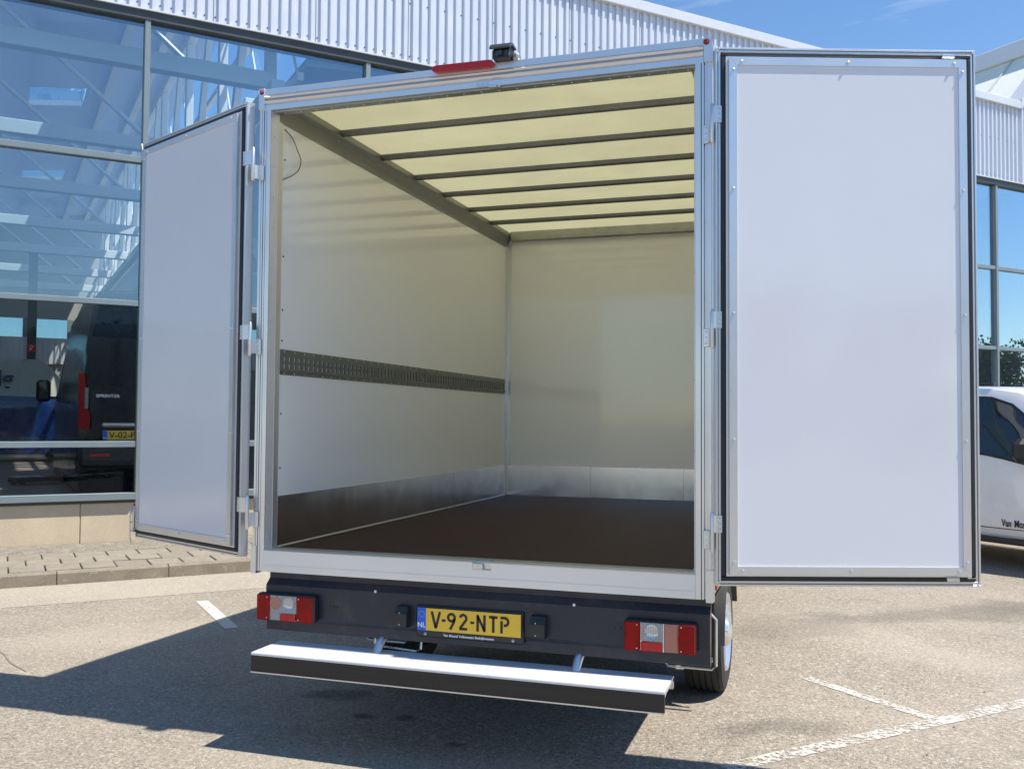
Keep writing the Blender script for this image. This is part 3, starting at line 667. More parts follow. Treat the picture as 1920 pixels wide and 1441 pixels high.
# rounded end cap at the right, square cap at the left
for sg_ in (-1, 1):
    mb = MB(); a0 = HW-.0285
    prof = [(sg_*a0,ZH+.002),(sg_*(a0+.042),ZH+.002),(sg_*(a0+.042),ZT-.05),(sg_*(a0+.036),ZT-.012),(sg_*(a0+.022),ZT+.006),(sg_*a0,ZT+.008)]
    if sg_ == 1: mb.prism(prof, 'y', -.009, .12).build('header_cap', 'alu', T)
mb = MB(); mb.box(-HW-.004, -HW+.03, -.0125, .0, ZH+.004, ZT+.008, ch=.002); mb.build('header_cap', 'alu', T)
# underside of header
MB().box(-HI, HI, .012, .060, ZH-.010, ZH-.001).build('header_soffit', 'galv', T)
# sill beam with latch pocket
mb = MB()
px0, px1 = .047, .138
for a, b in ((-HI+.0005,px0),(px1,HI-.0005)): mb.box(a, b, -.006, .12, ZB, ZS-.002)
mb.box(px0, px1, -.006, .12, ZB, ZS-.034); mb.box(px0, px1, .012, .12, ZS-.034, ZS-.002)
mb.build('sill_beam', 'alu_sill', T)
MB().box(-HI+.0005, HI-.0005, -.008, -.0065, ZB+.032, ZB+.0335).build('sill_groove', 'alu', T)
mb = MB()
for a, b in ((-HI+.0005,px0),(px1,HI-.0005)): mb.prism([(-.009,ZS-.006),(-.009,ZS-.001),(-.004,ZS+.003),(.05,ZS+.003),(.05,ZS-.0015),(-.0065,ZS-.0019),(-.0065,ZS-.006)], 'x', a, b)
mb.build('sill_edge', 'alu', T)
mb = MB().box(px0+.002, px0+.05, -.0085, -.0062, ZS-.032, ZS-.006, ch=.001); mb.box(px0+.055, px1-.004, .004, .011, ZS-.03, ZS-.003); mb.build('latch_keeper', 'steel', T)
mb = MB().box(.048,.105,-.0075,-.0045,ZH+.001,ZH+.020); mb.box(.112,.15,-.02,.01,ZH-.011,ZH+.001,ch=.002); mb.box(.152,.166,-.012,.01,ZH-.01,ZH+.004,ch=.002); mb.build('latch_keeper', 'steel', T)
# portal rivets
mb = MB()
for i in range(15):
    z = ZS+.06+i*.158
    for s_ in (-1,1): mb.dome((s_*(HI-.006), .025, z), .0055, (-s_,-.15,0), .6)
for i in range(24): mb.dome((-HI+.06+i*.0895, .036, ZH-.010), .005, (0,0,-1), .6)
tag(mb.build('rivet_row', 'screw', T), kind='stuff')
# --- box shell
for s_ in (-1,1):
    MB().box(s_*1.0695, s_*1.128, .101, LEN+.04, ZB+.06, ZT-.07).build('side_wall', 'gel', T)
    MB().box(s_*1.1285, s_*1.1345, .051, LEN+.06, ZB+.05, ZT-.06).build('side_skin', 'gel_out', T)
    MB().box(s_*1.05, s_*1.1425, .0925, LEN+.06, ZB, ZB+.049).build('floor_rail', 'alu', T)
MB().box(-1.069, 1.069, LEN, LEN+.05, ZB+.06, ZT-.03).build('bulkhead', 'gel', T)
MB().box(-1.1345, 1.1345, LEN+.061, LEN+.08, ZB+.05, ZT-.0).build('front_skin', 'gel_out', T)
MB().box(-1.069, 1.069, .121, LEN-.001, ZB+.05, ZS+.001).build('cargo_floor', 'floor', T)
mb = MB().box(-1.069, 1.069, .051, .1205, ZB+.06, ZS+.0015); mb.build('floor_threshold', 'galv', T)
# translucent roof sheet
MB().box(-1.10, 1.10, .0565, LEN+.058, ZT-.012, ZT-.006).build('roof_sheet', 'grp', T)
# roof edge rails (L-shaped, rounded inside)
for s_ in (-1,1):
    pr = [(s_*1.0692,ZT-.150),(s_*1.064,ZT-.150),(s_*1.062,ZT-.125),(s_*1.056,ZT-.100),(s_*1.046,ZT-.078),(s_*1.034,ZT-.066),(s_*1.032,ZT-.054),(s_*1.046,ZT-.0535),(s_*1.046,ZT-.0145),(s_*1.0692,ZT-.0145)]
    MB().prism(pr, 'y', .062, LEN-.002).build('roof_side_rail', 'rail_dark', T, 40)
    MB().prism([(s_*1.1425,ZT-.11),(s_*1.1425,ZT-.03),(s_*1.12,ZT+.004),(s_*1.05,ZT+.006),(s_*1.05,ZT-.004),(s_*1.105,ZT-.0045),(s_*1.1355,ZT-.06),(s_*1.1355,ZT-.11)], 'y', .0570, LEN+.08).build('roof_edge_trim', 'alu', T)
# roof bows
pb = [(-.021,-.0125),(-.021,-.030),(-.016,-.040),(-.006,-.046),(.006,-.046),(.016,-.040),(.021,-.030),(.021,-.0125)]
for y in (.70,1.23,1.75,2.265,2.79,3.31):
    MB().prism([(y+a, ZT+b) for a,b in pb], 'x', -1.044, 1.044).build('roof_bow', 'bow', T, 40)
    mb = MB()
    for s_ in (-1,1): mb.dome((s_*1.048,y-.04,ZT-.082), .005, (0,0,-1)); mb.dome((s_*1.048,y+.04,ZT-.082), .005, (0,0,-1))
    tag(mb.build('bow_bolt', 'screw', T), kind='stuff')
MB().box(-1.029, 1.029, LEN-.05, LEN-.0005, ZT-.10, ZT-.0145, ch=.006).build('bulkhead_top_rail', 'galv', T)
# bulkhead corner strips and rivets
mb2 = MB()
for s_ in (-1,1):
    MB().box(s_*1.068, s_*1.03, LEN-.006, LEN-.001, ZS+.0015, ZT-.12).build('corner_strip', 'alu', T)
    MB().box(s_*1.0685, s_*1.0635, LEN-.05, LEN-.007, ZS+.0015, ZT-.12).build('corner_strip', 'alu', T)
    for i in range(11): mb2.dome((s_*1.04, LEN-.006, ZS+.05+i*.2), .005, (0,-1,0))
tag(mb2.build('rivet_row', 'screw', T), kind='stuff')
# kick plates
KZ = 1.176
for a, b in ((.101,2.508),(2.512,LEN-.051)):
    for s_ in (-1,1): MB().box(s_*1.0693, s_*1.0665, a, b, ZS+.0115, KZ).build('kick_plate', 'alu_brushed', T)
for a, b in ((-1.0625,-.3),(-.298,.5),(.502,1.0625)): MB().box(a, b, LEN-.0095, LEN-.0065, ZS+.0015, KZ).build('kick_plate', 'alu_brushed', T)
for s_ in (-1,1): MB().prism([(s_*1.0692,ZS+.0015),(s_*1.056,ZS+.0015),(s_*1.054,ZS+.006),(s_*1.0692,ZS+.0112)], 'y', .101, LEN-.051).build('floor_edge_strip', 'alu', T)
# lashing rails with real slots (left and right wall)
for s_ in (-1,1):
    xo, xi = s_*1.0693, s_*1.060
    y0, y1, z0, z1, sz0, sz1 = .101, LEN-.052, 1.803, 1.935, 1.836, 1.897
    mb = MB()
    mb.box(xo, s_*1.066, y0, y1, z0, z0+.018); mb.box(xo, s_*1.066, y0, y1, z1-.022, z1)
    mb.box(s_*1.0692, xi, y0, y1, z0+.0182, sz0); mb.box(s_*1.0692, xi, y0, y1, sz1, z1-.0222)
    n = 74; pit = (y1-y0)/n
    for i in range(n):
        mb.box(s_*1.0691, xi, y0+i*pit, y0+i*pit+pit*.55, sz0, sz1)
        zc = (sz0+sz1)/2; mb.box(s_*1.0691, s_*1.0615, y0+i*pit+pit*.55, y0+i*pit+pit*.72, zc-.008, zc+.008)
    mb.build('lashing_rail', 'rail_grey', T)
    mb = MB()
    for i in range(38):
        for z in (z0+.009, z1-.011): mb.dome((s_*1.0655, y0+.04+i*.1, z), .0045, (-s_,0,0))
    tag(mb.build('rail_rivet', 'screw', T), kind='stuff')
# little dark screws on the wall beside the jamb, and the loose cable
mb = MB()
for z in (2.93,2.42,2.14,1.98,1.6,1.32): mb.dome((-1.069,.12,z), .006, (1,0,0))
tag(mb.build('wall_screw', 'rubber', T), kind='stuff')
def crom(P, n=7):
    P = [Vector(p) for p in P]; P = [P[0]*2-P[1]]+P+[P[-1]*2-P[-2]]; out = []
    for i in range(1, len(P)-2):
        for k in range(n):
            q = k/n; out.append(.5*((2*P[i])+(P[i+1]-P[i-1])*q+(2*P[i-1]-5*P[i]+4*P[i+1]-P[i+2])*q*q+(3*P[i]-P[i-1]-3*P[i+1]+P[i+2])*q**3))
    return out+[P[-2]]
mb = MB().tube(crom([(-1.066,.11,3.09),(-1.055,.17,3.055),(-1.05,.215,3.00),(-1.048,.245,2.955),(-1.05,.225,2.90),(-1.056,.165,2.855),(-1.066,.10,2.82)]), .0024, 6); mb.build('loose_cable', 'plastic', T)

# --- roof-mounted brake light, camera, marker lamps
bl = hollow('high_brake_light', T)
pr = []
for k in range(9):
    a = math.pi/2+math.pi*k/8; pr.append((-.150+.016*math.cos(a)*1.6, 3.258+.016*math.sin(a)))
for k in range(9):
    a = -math.pi/2+math.pi*k/8; pr.append((.115+.016*math.cos(a)*1.6, 3.256+.016*math.sin(a)))
MB().prism(pr, 'y', -.034, -.007).build('lens', 'red_refl', bl, 30)
MB().box(-.155, .12, -.0068, .0, 3.246, 3.27).build('base', 'plastic', bl)
cm = hollow('reversing_camera', T)
MB().prism([(-.052,3.266),(-.052,3.30),(-.03,3.328),(.03,3.328),(.03,3.266)], 'x', .142, .222).build('housing', 'plastic', cm)
MB().prism([(-.072,3.312),(-.060,3.330),(-.02,3.343),(.035,3.335),(.035,3.328),(-.03,3.3285),(-.066,3.306)], 'x', .132, .232).build('hood', 'frame_dark', cm)
mb = MB()
for x_ in (.158,.205): mb.box(x_, x_+.012, -.056, -.0525, 3.275, 3.30)
mb.lathe([(-.064,.001),(-.064,.012),(-.0525,.014)], 16, Matrix.Translation((.182,0,3.288)), 'y'); mb.build('lens', 'carglass', cm)
MB().box(.225,.26,-.02,.03,3.262,3.30,ch=.01).build('bracket', 'galv', cm)
for x_, z_ in ((-HW+.014,3.249),(HW-.016,3.247)):
    ml = hollow('marker_lamp', T)
    MB().lathe([(-.0125,.001),(-.022,.0005),(-.022,.006),(-.0175,.009),(-.0125,.0095)], 16, Matrix.Translation((x_,0,z_)), 'y').build('lens', 'red_refl', ml, 40)
    MB().lathe([(-.0129,.0098),(-.0155,.0115),(-.0129,.0128)], 16, Matrix.Translation((x_,0,z_)), 'y').build('bezel', 'rubber', ml, 40)

# --- navy light panel under the sill
bp = hollow('light_panel', T)
MB().prism([(.03,.805),(.03,.772),(-.004,.742),(-.004,.588),(.006,.566),(.004,.520),(.02,.515),(.04,.53),(.05,.805)], 'x', -1.060, 1.140).build('panel', 'navy', bp)
mb = MB().add([(-1.072,.031,.805),(-1.06,.031,.805),(-1.06,.031,.765)], [(0,1,2)]); 
mb = MB()
for x_, z_ in ((-.453,.744),(.536,.746)): mb.dome((x_,-.004,z_), .008, (0,-1,0), .7, 10)
mb.build('bolt_head', 'screw', bp)
mb = MB()
for x_ in (-.70,-.675,-.655,.72,.75): mb.dome((x_,-.004,.655), .007, (0,-1,0), .3, 8)
mb.build('bolt_head', 'chassis', bp)
for x_, w_ in ((-.297,.058),(.376,.07)):
    q = hollow('plate_lamp', T)
    MB().prism([(-.004,.590),(-.045,.590),(-.052,.598),(-.052,.655),(-.035,.688),(-.004,.690)], 'x', x_-w_/2, x_+w_/2).build('housing', 'plastic', q)
    mb = MB()
    for z_ in (.605,.66): mb.dome((x_-.008,-.052,z_), .003, (0,-1,0))
    mb.build('screw', 'screw', q)
# tail lights
def tail(x0, x1, side):
    q = hollow('tail_light', T); w = x1-x0; z0, z1 = .578, .703; ys = -.062
    MB().box(x0-.004, x1+.004, -.05, -.0045, z0-.004, z1+.004, ch=.008).build('housing', 'plastic', q)
    MB().box(x0+.003, x1-.003, -.0505, -.0515, z0+.003, z1-.003).build('reflector_bowl', 'reflector', q)
    fr = [0,.235,.71,1] if side < 0 else [0,.225,.56,.76,1]
    X = [x0+w*a for a in fr]
    MB().box(X[0], X[1]-.001, ys, -.0525, z0, z1, ch=.005).build('red_lens', 'lens_red', q)
    MB().box(X[-2]+.001, X[-1], ys, -.0525, z0, z1, ch=.005).build('red_lens', 'lens_red', q)
    if side < 0:
        xm = X[1]+(X[2]-X[1])*.40
        MB().box(X[1]+.001, X[2]-.001, ys+.001, -.0525, z0+.037, z1-.002, ch=.003).build('clear_lens', 'lens_clear', q)
        MB().box(X[1]+.001, xm, ys+.001, -.0525, z0+.002, z0+.0365, ch=.002).build('clear_lens', 'lens_clear', q)
        MB().box(xm+.001, X[2]-.002, ys-.003, -.0525, z0+.003, z0+.036, ch=.003).build('reflex_reflector', 'red_refl', q)
        bulbs = [(X[1]+.03,z0+.085,'orange'),(X[1]+.105,z0+.085,'reflector')]
    else:
        MB().box(X[1]+.001, X[2]-.003, ys+.001, -.0525, z0+.045, z1-.002, ch=.003).build('clear_lens', 'lens_clear', q)
        MB().box(X[1]+.003, X[2]-.004, ys-.003, -.0525, z0+.003, z0+.042, ch=.003).build('reflex_reflector', 'red_refl', q)
        MB().box(X[2]+.002, X[3]-.001, ys+.001, -.0525, z0+.002, z1-.002, ch=.003).build('amber_lens', 'lens_amber', q)
        MB().box(X[2]-.0025, X[2]+.0015, ys-.001, -.0525, z0+.002, z1-.002).build('lens_divider', 'print', q)
        bulbs = [(X[1]+.05,z0+.085,'reflector'),(X[2]+.03,z0+.06,'orange')]
    for bx_, bz_, mt in bulbs:
        MB().lathe([(-.0525,.001),(-.0528,.012),(-.0545,.026),(-.0565,.03),(-.0525,.032)], 18, Matrix.Translation((bx_,0,bz_)), 'y').build('lamp_bowl', mt, q, 60)
    mb = MB()
    for xx in (X[1]-.014, X[-2]+.014):
        for zz in (z0+.012, z1-.012): mb.dome((xx, ys, zz), .0035, (0,-1,0), .8)
    mb.build('lens_screw', 'screw', q)
tail(-1.078, -.765, -1); tail(.777, 1.083, 1)

# number plate: holder, plate, band, hand-drawn characters
np_ = hollow('number_plate', T)
cx, cz = .034, .6345
MB().box(cx-.268, cx+.268, -.018, -.0045, cz-.085, cz+.064, ch=.006).build('plate_holder', 'plastic', np_)
MB().box(cx-.259, cx+.259, -.021, -.0185, cz-.055, cz+.055, ch=.0008).build('plate_rim', 'ink', np_)
MB().box(cx-.256, cx+.256, -.0218, -.0205, cz-.052, cz+.052).build('plate_face', 'yellow', np_)
MB().box(cx-.2575, cx-.214, -.0226, -.0219, cz-.053, cz+.053).build('plate_band', 'blue', np_)
mb = MB()
for k in range(12):
    a = 2*math.pi*k/12; mb.lathe([(-.0232,.0001),(-.0232,.0017),(-.0226,.0017)], 5, Matrix.Translation((cx-.236+.0145*math.cos(a),0,cz+.023+.0145*math.sin(a))), 'y')
mb.build('star_ring', 'yellow', np_)
text_mesh('country_code', 'NL', .033, 'print', np_, (cx-.236,-.0229,cz-.028), (R(90),0,0), 'CENTER', .0004)
def stroke(mb, pts, w, y=-.0226):
    # pts: polyline in (x,z); mitred thick line
    n = len(pts); Lp = []; Rp = []
    for i in range(n):
        p = Vector(pts[i]); a = (p-Vector(pts[i-1])).normalized() if i else None; b = (Vector(pts[i+1])-p).normalized() if i < n-1 else None
        d = (a+b).normalized() if a and b else (a or b); nn = Vector((-d.y,d.x)); k = 1/max(.35, nn.dot(Vector((-(a or b).y,(a or b).x))))
        Lp.append(p+nn*w/2*k); Rp.append(p-nn*w/2*k)
    v = [(p.x,y,p.y) for p in Lp]+[(p.x,y,p.y) for p in Rp]+[(p.x,y+.0007,p.y) for p in Lp]+[(p.x,y+.0007,p.y) for p in Rp]
    fs = [(i,i+1,n+i+1,n+i) for i in range(n-1)]+[(2*n+i,3*n+i,3*n+i+1,2*n+i+1) for i in range(n-1)]+[(i,2*n+i,2*n+i+1,i+1) for i in range(n-1)]+[(n+i,n+i+1,3*n+i+1,3*n+i) for i in range(n-1)]
    mb.add(v, fs)
def arc(cx_, cz_, rx, rz, a0, a1, n=14): return [(cx_+rx*math.cos(R(a0+(a1-a0)*k/n)), cz_+rz*math.sin(R(a0+(a1-a0)*k/n))) for k in range(n+1)]
H_, w_ = .077, .0125
def glyph(ch, x):
    mb = MB(); z = cz-.0385; hw = w_/2
    if ch == 'V': stroke(mb, [(x+.004,z+H_),(x+.0245,z)], w_); stroke(mb, [(x+.045,z+H_),(x+.0245,z)], w_)
    elif ch == '-': stroke(mb, [(x,z+H_*.5),(x+.019,z+H_*.5)], w_*.95)
    elif ch == '9':
        stroke(mb, arc(x+.0225,z+H_-.0225,.0165,.0165,0,360,24), w_); stroke(mb, [(x+.0385,z+H_-.028),(x+.034,z+H_*.42),(x+.016,z-.001)], w_)
    elif ch == '2':
        stroke(mb, arc(x+.0215,z+H_-.022,.0155,.0160,170,-38,14)+[(x+.007,z+.010)], w_); stroke(mb, [(x+.002,z+hw),(x+.042,z+hw)], w_)
    elif ch == 'N': stroke(mb, [(x+hw,z),(x+hw,z+H_)], w_); stroke(mb, [(x+.046-hw,z),(x+.046-hw,z+H_)], w_); stroke(mb, [(x+hw,z+H_-.006),(x+.046-hw,z+.006)], w_)
    elif ch == 'T': stroke(mb, [(x,z+H_-hw),(x+.042,z+H_-hw)], w_); stroke(mb, [(x+.021,z),(x+.021,z+H_-hw)], w_)
    elif ch == 'P':
        stroke(mb, [(x+hw,z),(x+hw,z+H_*.74)], w_); stroke(mb, [(x+.001,z+H_-hw),(x+.021,z+H_-hw)]+arc(x+.022,z+H_-.0235,.0165,.0172,80,-90,12)+[(x+.017,z+H_-.0407)], w_)
    mb.build('plate_character', 'ink', np_)
for ch, x in (('V',-.188),('-',-.133),('9',-.107),('2',-.047),('-',.010),('N',.040),('T',.102),('P',.157)): glyph(ch, cx+x)
text_mesh('holder_lettering', 'Van Mossel Volkswagen Bedrijfswagens', .0158, 'print', np_, (cx,-.0186,cz-.0695), (R(90),0,0), 'CENTER', .0003)
for x_ in (-.218,.218):
    mb = MB().lathe([(-.0190,.0055),(-.0195,.0055),(-.0195,.0066),(-.0190,.0066)], 16, Matrix.Translation((cx+x_,0,cz-.069)), 'y', True)
    stroke(mb, [(cx+x_-.004,cz-.0655),(cx+x_-.0015,cz-.073),(cx+x_,cz-.069),(cx+x_+.0015,cz-.073),(cx+x_+.004,cz-.0655)], .0012, -.0195)
    mb.build('round_emblem', 'print', np_)

# --- rear step
sp = hollow('rear_step', T)
XS, YF, YB, Z1, Z0 = .982, -.2438, .012, .4655, .378
MB().prism([(YB,Z1-.006),(YB,Z1),(YF-.002,Z1),(YF-.004,Z1-.004),(YF-.004,Z1-.012),(YF+.03,Z1-.006)], 'x', -XS, XS).build('tread', 'alu_white', sp)
MB().prism([(YF-.003,Z0),(YF-.003,Z1-.013),(YF+.012,Z1-.013),(YF+.012,Z0)], 'x', -XS, XS).build('front_board', 'ply', sp)
MB().box(-XS, XS, YF-.006, YF+.014, Z0-.006, Z0-.0005).build('lower_edge', 'alu', sp)
MB().prism([(YF+.0125,Z1-.03),(YF+.0125,Z1-.007),(YB,Z1-.0065),(YB,Z1-.02),(YF+.05,Z1-.02)], 'x', XS-.004, XS).build('end_plate', 'alu', sp)
MB().box(-XS, XS, YB-.03, YB-.004, Z1-.05, Z1-.0065).build('stiffener', 'alu', sp)
for x_ in (-.43,.55):
    MB().tube([(x_,-.05,Z1-.03),(x_+.005,-.01,Z1+.03),(x_+.01,.05,Z1+.07),(x_+.01,.2,Z1+.09)], .021, 10).build('support_arm', 'alu', sp, 40)
MB().tube([(-.50,.1,.60),(-.495,.08,.475),(-.47,.08,.465),(-.27,.08,.455),(-.25,.08,.465),(-.25,.1,.56)], .006, 8).build('tow_bracket', 'steel', T, 40)

# --- doors
def make_door(side):
    # local: x from hinge to free edge (times side), inner face towards -y, z up from the bottom edge
    D = hollow('rear_door', T); DW, DH = 1.140, 2.330
    X = lambda a: side*a
    def ring(name, o0, o1, y0, y1, mat, ch=0., rot=None):
        # rectangular ring between inset o0 and inset o1
        for (a0,a1,b0,b1) in ((o0,DW-o0,o0,o1),(o0,DW-o0,DH-o1,DH-o0),(o0,o1,o1,DH-o1),(DW-o1,DW-o0,o1,DH-o1)):
            MB().box(X(a0), X(a1), y0, y1, b0, b1, ch=ch).build(name, mat, D)
    ring('frame_profile', 0, .008, -.006, .04, 'alu', .001)
    ring('frame_channel', .0082, .012, .0, .04, 'galv')
    ring('frame_lip', .0122, .022, -.004, .04, 'alu', .001)
    ring('door_seal', .0222, .042, -.014, .03, 'rubber', .005)
    ring('inner_return', .0425, .052, -.012, .03, 'alu_sill')
    # raised trim with mitred corners and outer return
    y0, y1 = -.0325, .028
    a, b = .0525, .0865
    for k in range(4):
        w0, h0 = DW, DH
        if k == 0: P = [(a,a),(w0-a,a),(w0-b,b),(b,b)]
        elif k == 1: P = [(a,h0-a),(w0-a,h0-a),(w0-b,h0-b),(b,h0-b)]
        elif k == 2: P = [(a,a),(b,b),(b,h0-b),(a,h0-a)]
        else: P = [(w0-a,a),(w0-b,b),(w0-b,h0-b),(w0-a,h0-a)]
        c = Vector((sum(p[0] for p in P)/4, sum(p[1] for p in P)/4)); P = [tuple(c+(Vector(p)-c)*.9995) for p in P]
        MB().prism([(X(p[0]),p[1]) for p in P], 'y', y0, y1).build('panel_trim', 'alu', D)
    MB().box(X(b-.004), X(DW-b+.004), -.0268, .026, b-.004, DH-b+.004).build('inner_panel', 'gel_door', D)
    MB().box(X(.02), X(DW-.02), .031, .044, .02, DH-.02).build('outer_panel', 'gel_out', D)
    # bolts on the trim
    mb = MB()
    for z in [b-.001+i*(DH-2*b+.002)/4 for i in range(5)]:
        zz = min(max(z, b+.02), DH-b-.02)
        for x in (b-.016, DW-b+.016): mb.dome((X(x), y0, zz), .0075, (0,-1,0), .95, 8)
    for x in (b+.02, DW/2, DW-b-.02):
        for z in (b-.016, DH-b+.016): mb.dome((X(x), y0, z), .0075, (0,-1,0), .95, 8)
    tag(mb.build('bolt_row', 'screw', D), kind='stuff')
    mb = MB()
    for x in (.008, DW-.008):
        for z in (.008, DH-.008):
            mb.dome((X(x+.006*(1 if x < .5 else -1)), -.007, z), .0055, (0,-1,0)); mb.dome((X(x), -.007, z+.008*(1 if z < .5 else -1)), .0055, (0,-1,0))
    tag(mb.build('corner_rivet', 'screw', D), kind='stuff')
    # lock cams near the free edge
    if side > 0:
        for z in (.034, DH-.034): MB().box(X(DW-.155), X(DW-.10), -.028, -.010, z-.008, z+.008, ch=.003).build('lock_cam', 'steel', D)
    else:
        mb = MB().box(X(DW-.014), X(DW+.004), -.026, .0, .03, .15, ch=.002); mb.tube([(X(DW-.052),-.034,.05),(X(DW-.056),-.044,.06),(X(DW-.056),-.044,.16),(X(DW-.048),-.034,.175)], .0045, 8)
        mb.tube([(X(DW-.004),-.034,-.03),(X(DW-.004),-.040,.0),(X(DW-.004),-.040,.155),(X(DW+.004),-.03,.17)], .0045, 8)
        for z in (.04,.09,.14): mb.tube([(X(DW-.052),-.036,z),(X(DW-.006),-.036,z)], .003, 6)
        mb.build('lock_bracket', 'steel', D)
        MB().lathe([(0,.001),(0,.012),(.025,.009),(.028,.001)], 14, Matrix.Translation((X(DW+.002),.0,.185)) @ Matrix.Rotation(R(180) if side < 0 else 0,4,'Z'), 'x').build('red_marker', 'red_refl', D)
        mb = MB(); mb.prism([(X(DW-.03),DH-.10),(X(DW+.002),DH-.10),(X(DW+.002),DH-.0)], 'y', -.016, -.012); mb.build('corner_gusset', 'alu', D)
    # lock bar on the outside
    MB().tube([(X(DW-.12),.07,-.01),(X(DW-.12),.07,DH+.01)], .013, 10).build('lock_rod', 'steel', D)
    MB().box(X(DW-.26), X(DW-.10), .05, .085, 1.0, 1.04, ch=.008).build('lock_handle', 'plastic', D)
    return D
def place_door(D, side, hx, hy, z0, ang, tilt=0.):
    D.location = (side*hx, hy, z0); D.rotation_euler = (0, tilt, side*ang)
DR = make_door(1); DL = make_door(-1)
place_door(DR, 1, 1.168, -.038, .8748, .3324)
place_door(DL, -1, 1.163+.91*.040, -.04+.42*.040, .8748, .4305)
# hinges: leaf on the post, knuckle, leaf on the door
for side, D in ((1,DR),(-1,DL)):
    ang = .3324 if side > 0 else .4305
    for z in (1.08, 1.955, 2.85):
        h = hollow('hinge', T)
        kx, ky = side*(1.154), -.042
        MB().box(side*(HI+.034), side*(HI+.060), -.012, -.0045, z-.055, z+.025, ch=.002).build('post_leaf', 'alu', h)
        MB().prism([(side*(HI+.058),-.011),(side*(HI+.058),-.005),(kx,ky+.006),(kx,ky-.004)], 'z', z-.05, z+.02).build('post_arm', 'alu', h)
        MB().tube([(kx,ky,z-.065),(kx,ky,z-.056),(kx,ky,z+.098),(kx,ky,z+.108)], [.005,.009,.009,.004], 12).build('knuckle', 'alu', h, 40)
        dx = Vector((side*math.cos(ang), math.sin(ang), 0)); o = D.location
        p1 = Vector((o.x,o.y,0))+dx*.022+Vector((side*math.sin(ang)*.0,-.007,0)); nrm = Vector((side*math.sin(ang),-math.cos(ang),0))
        a0 = Vector((kx,ky,0)); v = []
        q0 = Vector((o.x,o.y,0))+nrm*.0065; q1 = q0+dx*.024
        pr = [a0-nrm*.004, q0, q1, q1+nrm*.006, q0+nrm*.006, a0+nrm*.004]
        MB().prism([(p.x,p.y) for p in pr], 'z', z+.022, z+.095).build('door_leaf', 'alu', h)
        mb = MB()
        for k in range(3): mb.dome((q0+dx*.014+nrm*.006+Vector((0,0,z+.036+k*.022))), .0058, nrm, .35, 8)
        for k in range(3): mb.dome((side*(HI+.047),-.012,z-.042+k*.026), .0058, (0,-1,0), .35, 8)
        tag(mb.build('hinge_screw', 'steel', h), kind='stuff')

# --- chassis, wheels, mudguard, cab
mb = MB().box(-.44,-.36,.2,6.2,.55,.70); mb.box(.36,.44,.2,6.2,.55,.70)
for y in (.35,1.2,2.2,3.2,4.2): mb.box(-.36,.36,y,y+.08,.57,.68)
for y in (.3,.9,1.9,2.5,3.1,3.7): mb.box(-1.04,1.04,y,y+.06,.72,.805)
mb.build('chassis_frame', 'chassis', T)
mb = MB().tube([(-.9,1.58,.35),(.9,1.58,.35)], .055, 12); mb.lathe([(-.16,.001),(-.15,.09),(0,.15),(.15,.09),(.16,.001)], 16, Matrix.Translation((0,1.58,.35)), 'y'); mb.box(-.75,-.05,2.2,3.0,.42,.62,ch=.03); mb.box(.5,.9,2.4,3.3,.42,.7,ch=.03)
mb.build('axle_and_tank', 'chassis', T)
for s_ in (-1,1):
    for y in (1.56,5.55):
        w = wheel_at(T, 0, 0, 0, .344, .235, 1 if s_ > 0 else -1)
        for ch_ in w.children: pass
        w.location = (s_*.955, y, .344); w.rotation_euler = (0,0,-math.pi/2)
    # arched mudguard
    pr = []
    for k in range(13):
        a = R(15+165*k/12); pr.append((1.56+.41*math.cos(a), .35+.41*math.sin(a)))
    pr += [(1.56+.395*math.cos(R(180-165*k/12)), .35+.395*math.sin(R(180-165*k/12))) for k in range(13)]
    MB().prism(pr, 'x', s_*.84, s_*1.09).build('mudguard', 'greyplastic', T, 40)
    fl = hollow('mud_flap', T)
    MB().box(s_*.785, s_*1.04, 1.10, 1.106, .235, .60).build('flap', 'plastic', fl)
    MB().tube([(s_*.775,1.094,.36),(s_*.775,1.094,.25),(s_*.79,1.094,.232),(s_*1.03,1.094,.232),(s_*1.05,1.094,.25),(s_*1.05,1.094,.50),(s_*1.02,1.094,.53)], .008, 8).build('flap_frame', 'alu', fl, 40)
    if s_ > 0:
        text_mesh('flap_lettering', 'ations', .052, 'print', fl, (1.035,1.098,.285), (R(90),0,0), 'RIGHT', .0005)
        text_mesh('flap_lettering', 'l', .052, 'print', fl, (1.02,1.098,.36), (R(90),0,0), 'CENTER', .0005)
        MB().dome((1.0,1.09,.575), .014, (0,-1,0), .9, 12).build('bolt_head', 'screw', fl)
    # side guard, side marker
    mb = MB().box(s_*1.06,s_*1.09,2.25,4.9,.50,.56,ch=.005); mb.box(s_*1.06,s_*1.09,2.25,4.9,.66,.70,ch=.005)
    for y in (2.4,3.5,4.7): mb.box(s_*1.02,s_*1.06,y,y+.05,.50,.80)
    mb.build('side_guard', 'plastic', T)
    MB().box(s_*1.1426,s_*1.152,.18,.27,.815,.845,ch=.004).build('side_marker', 'orange', T)
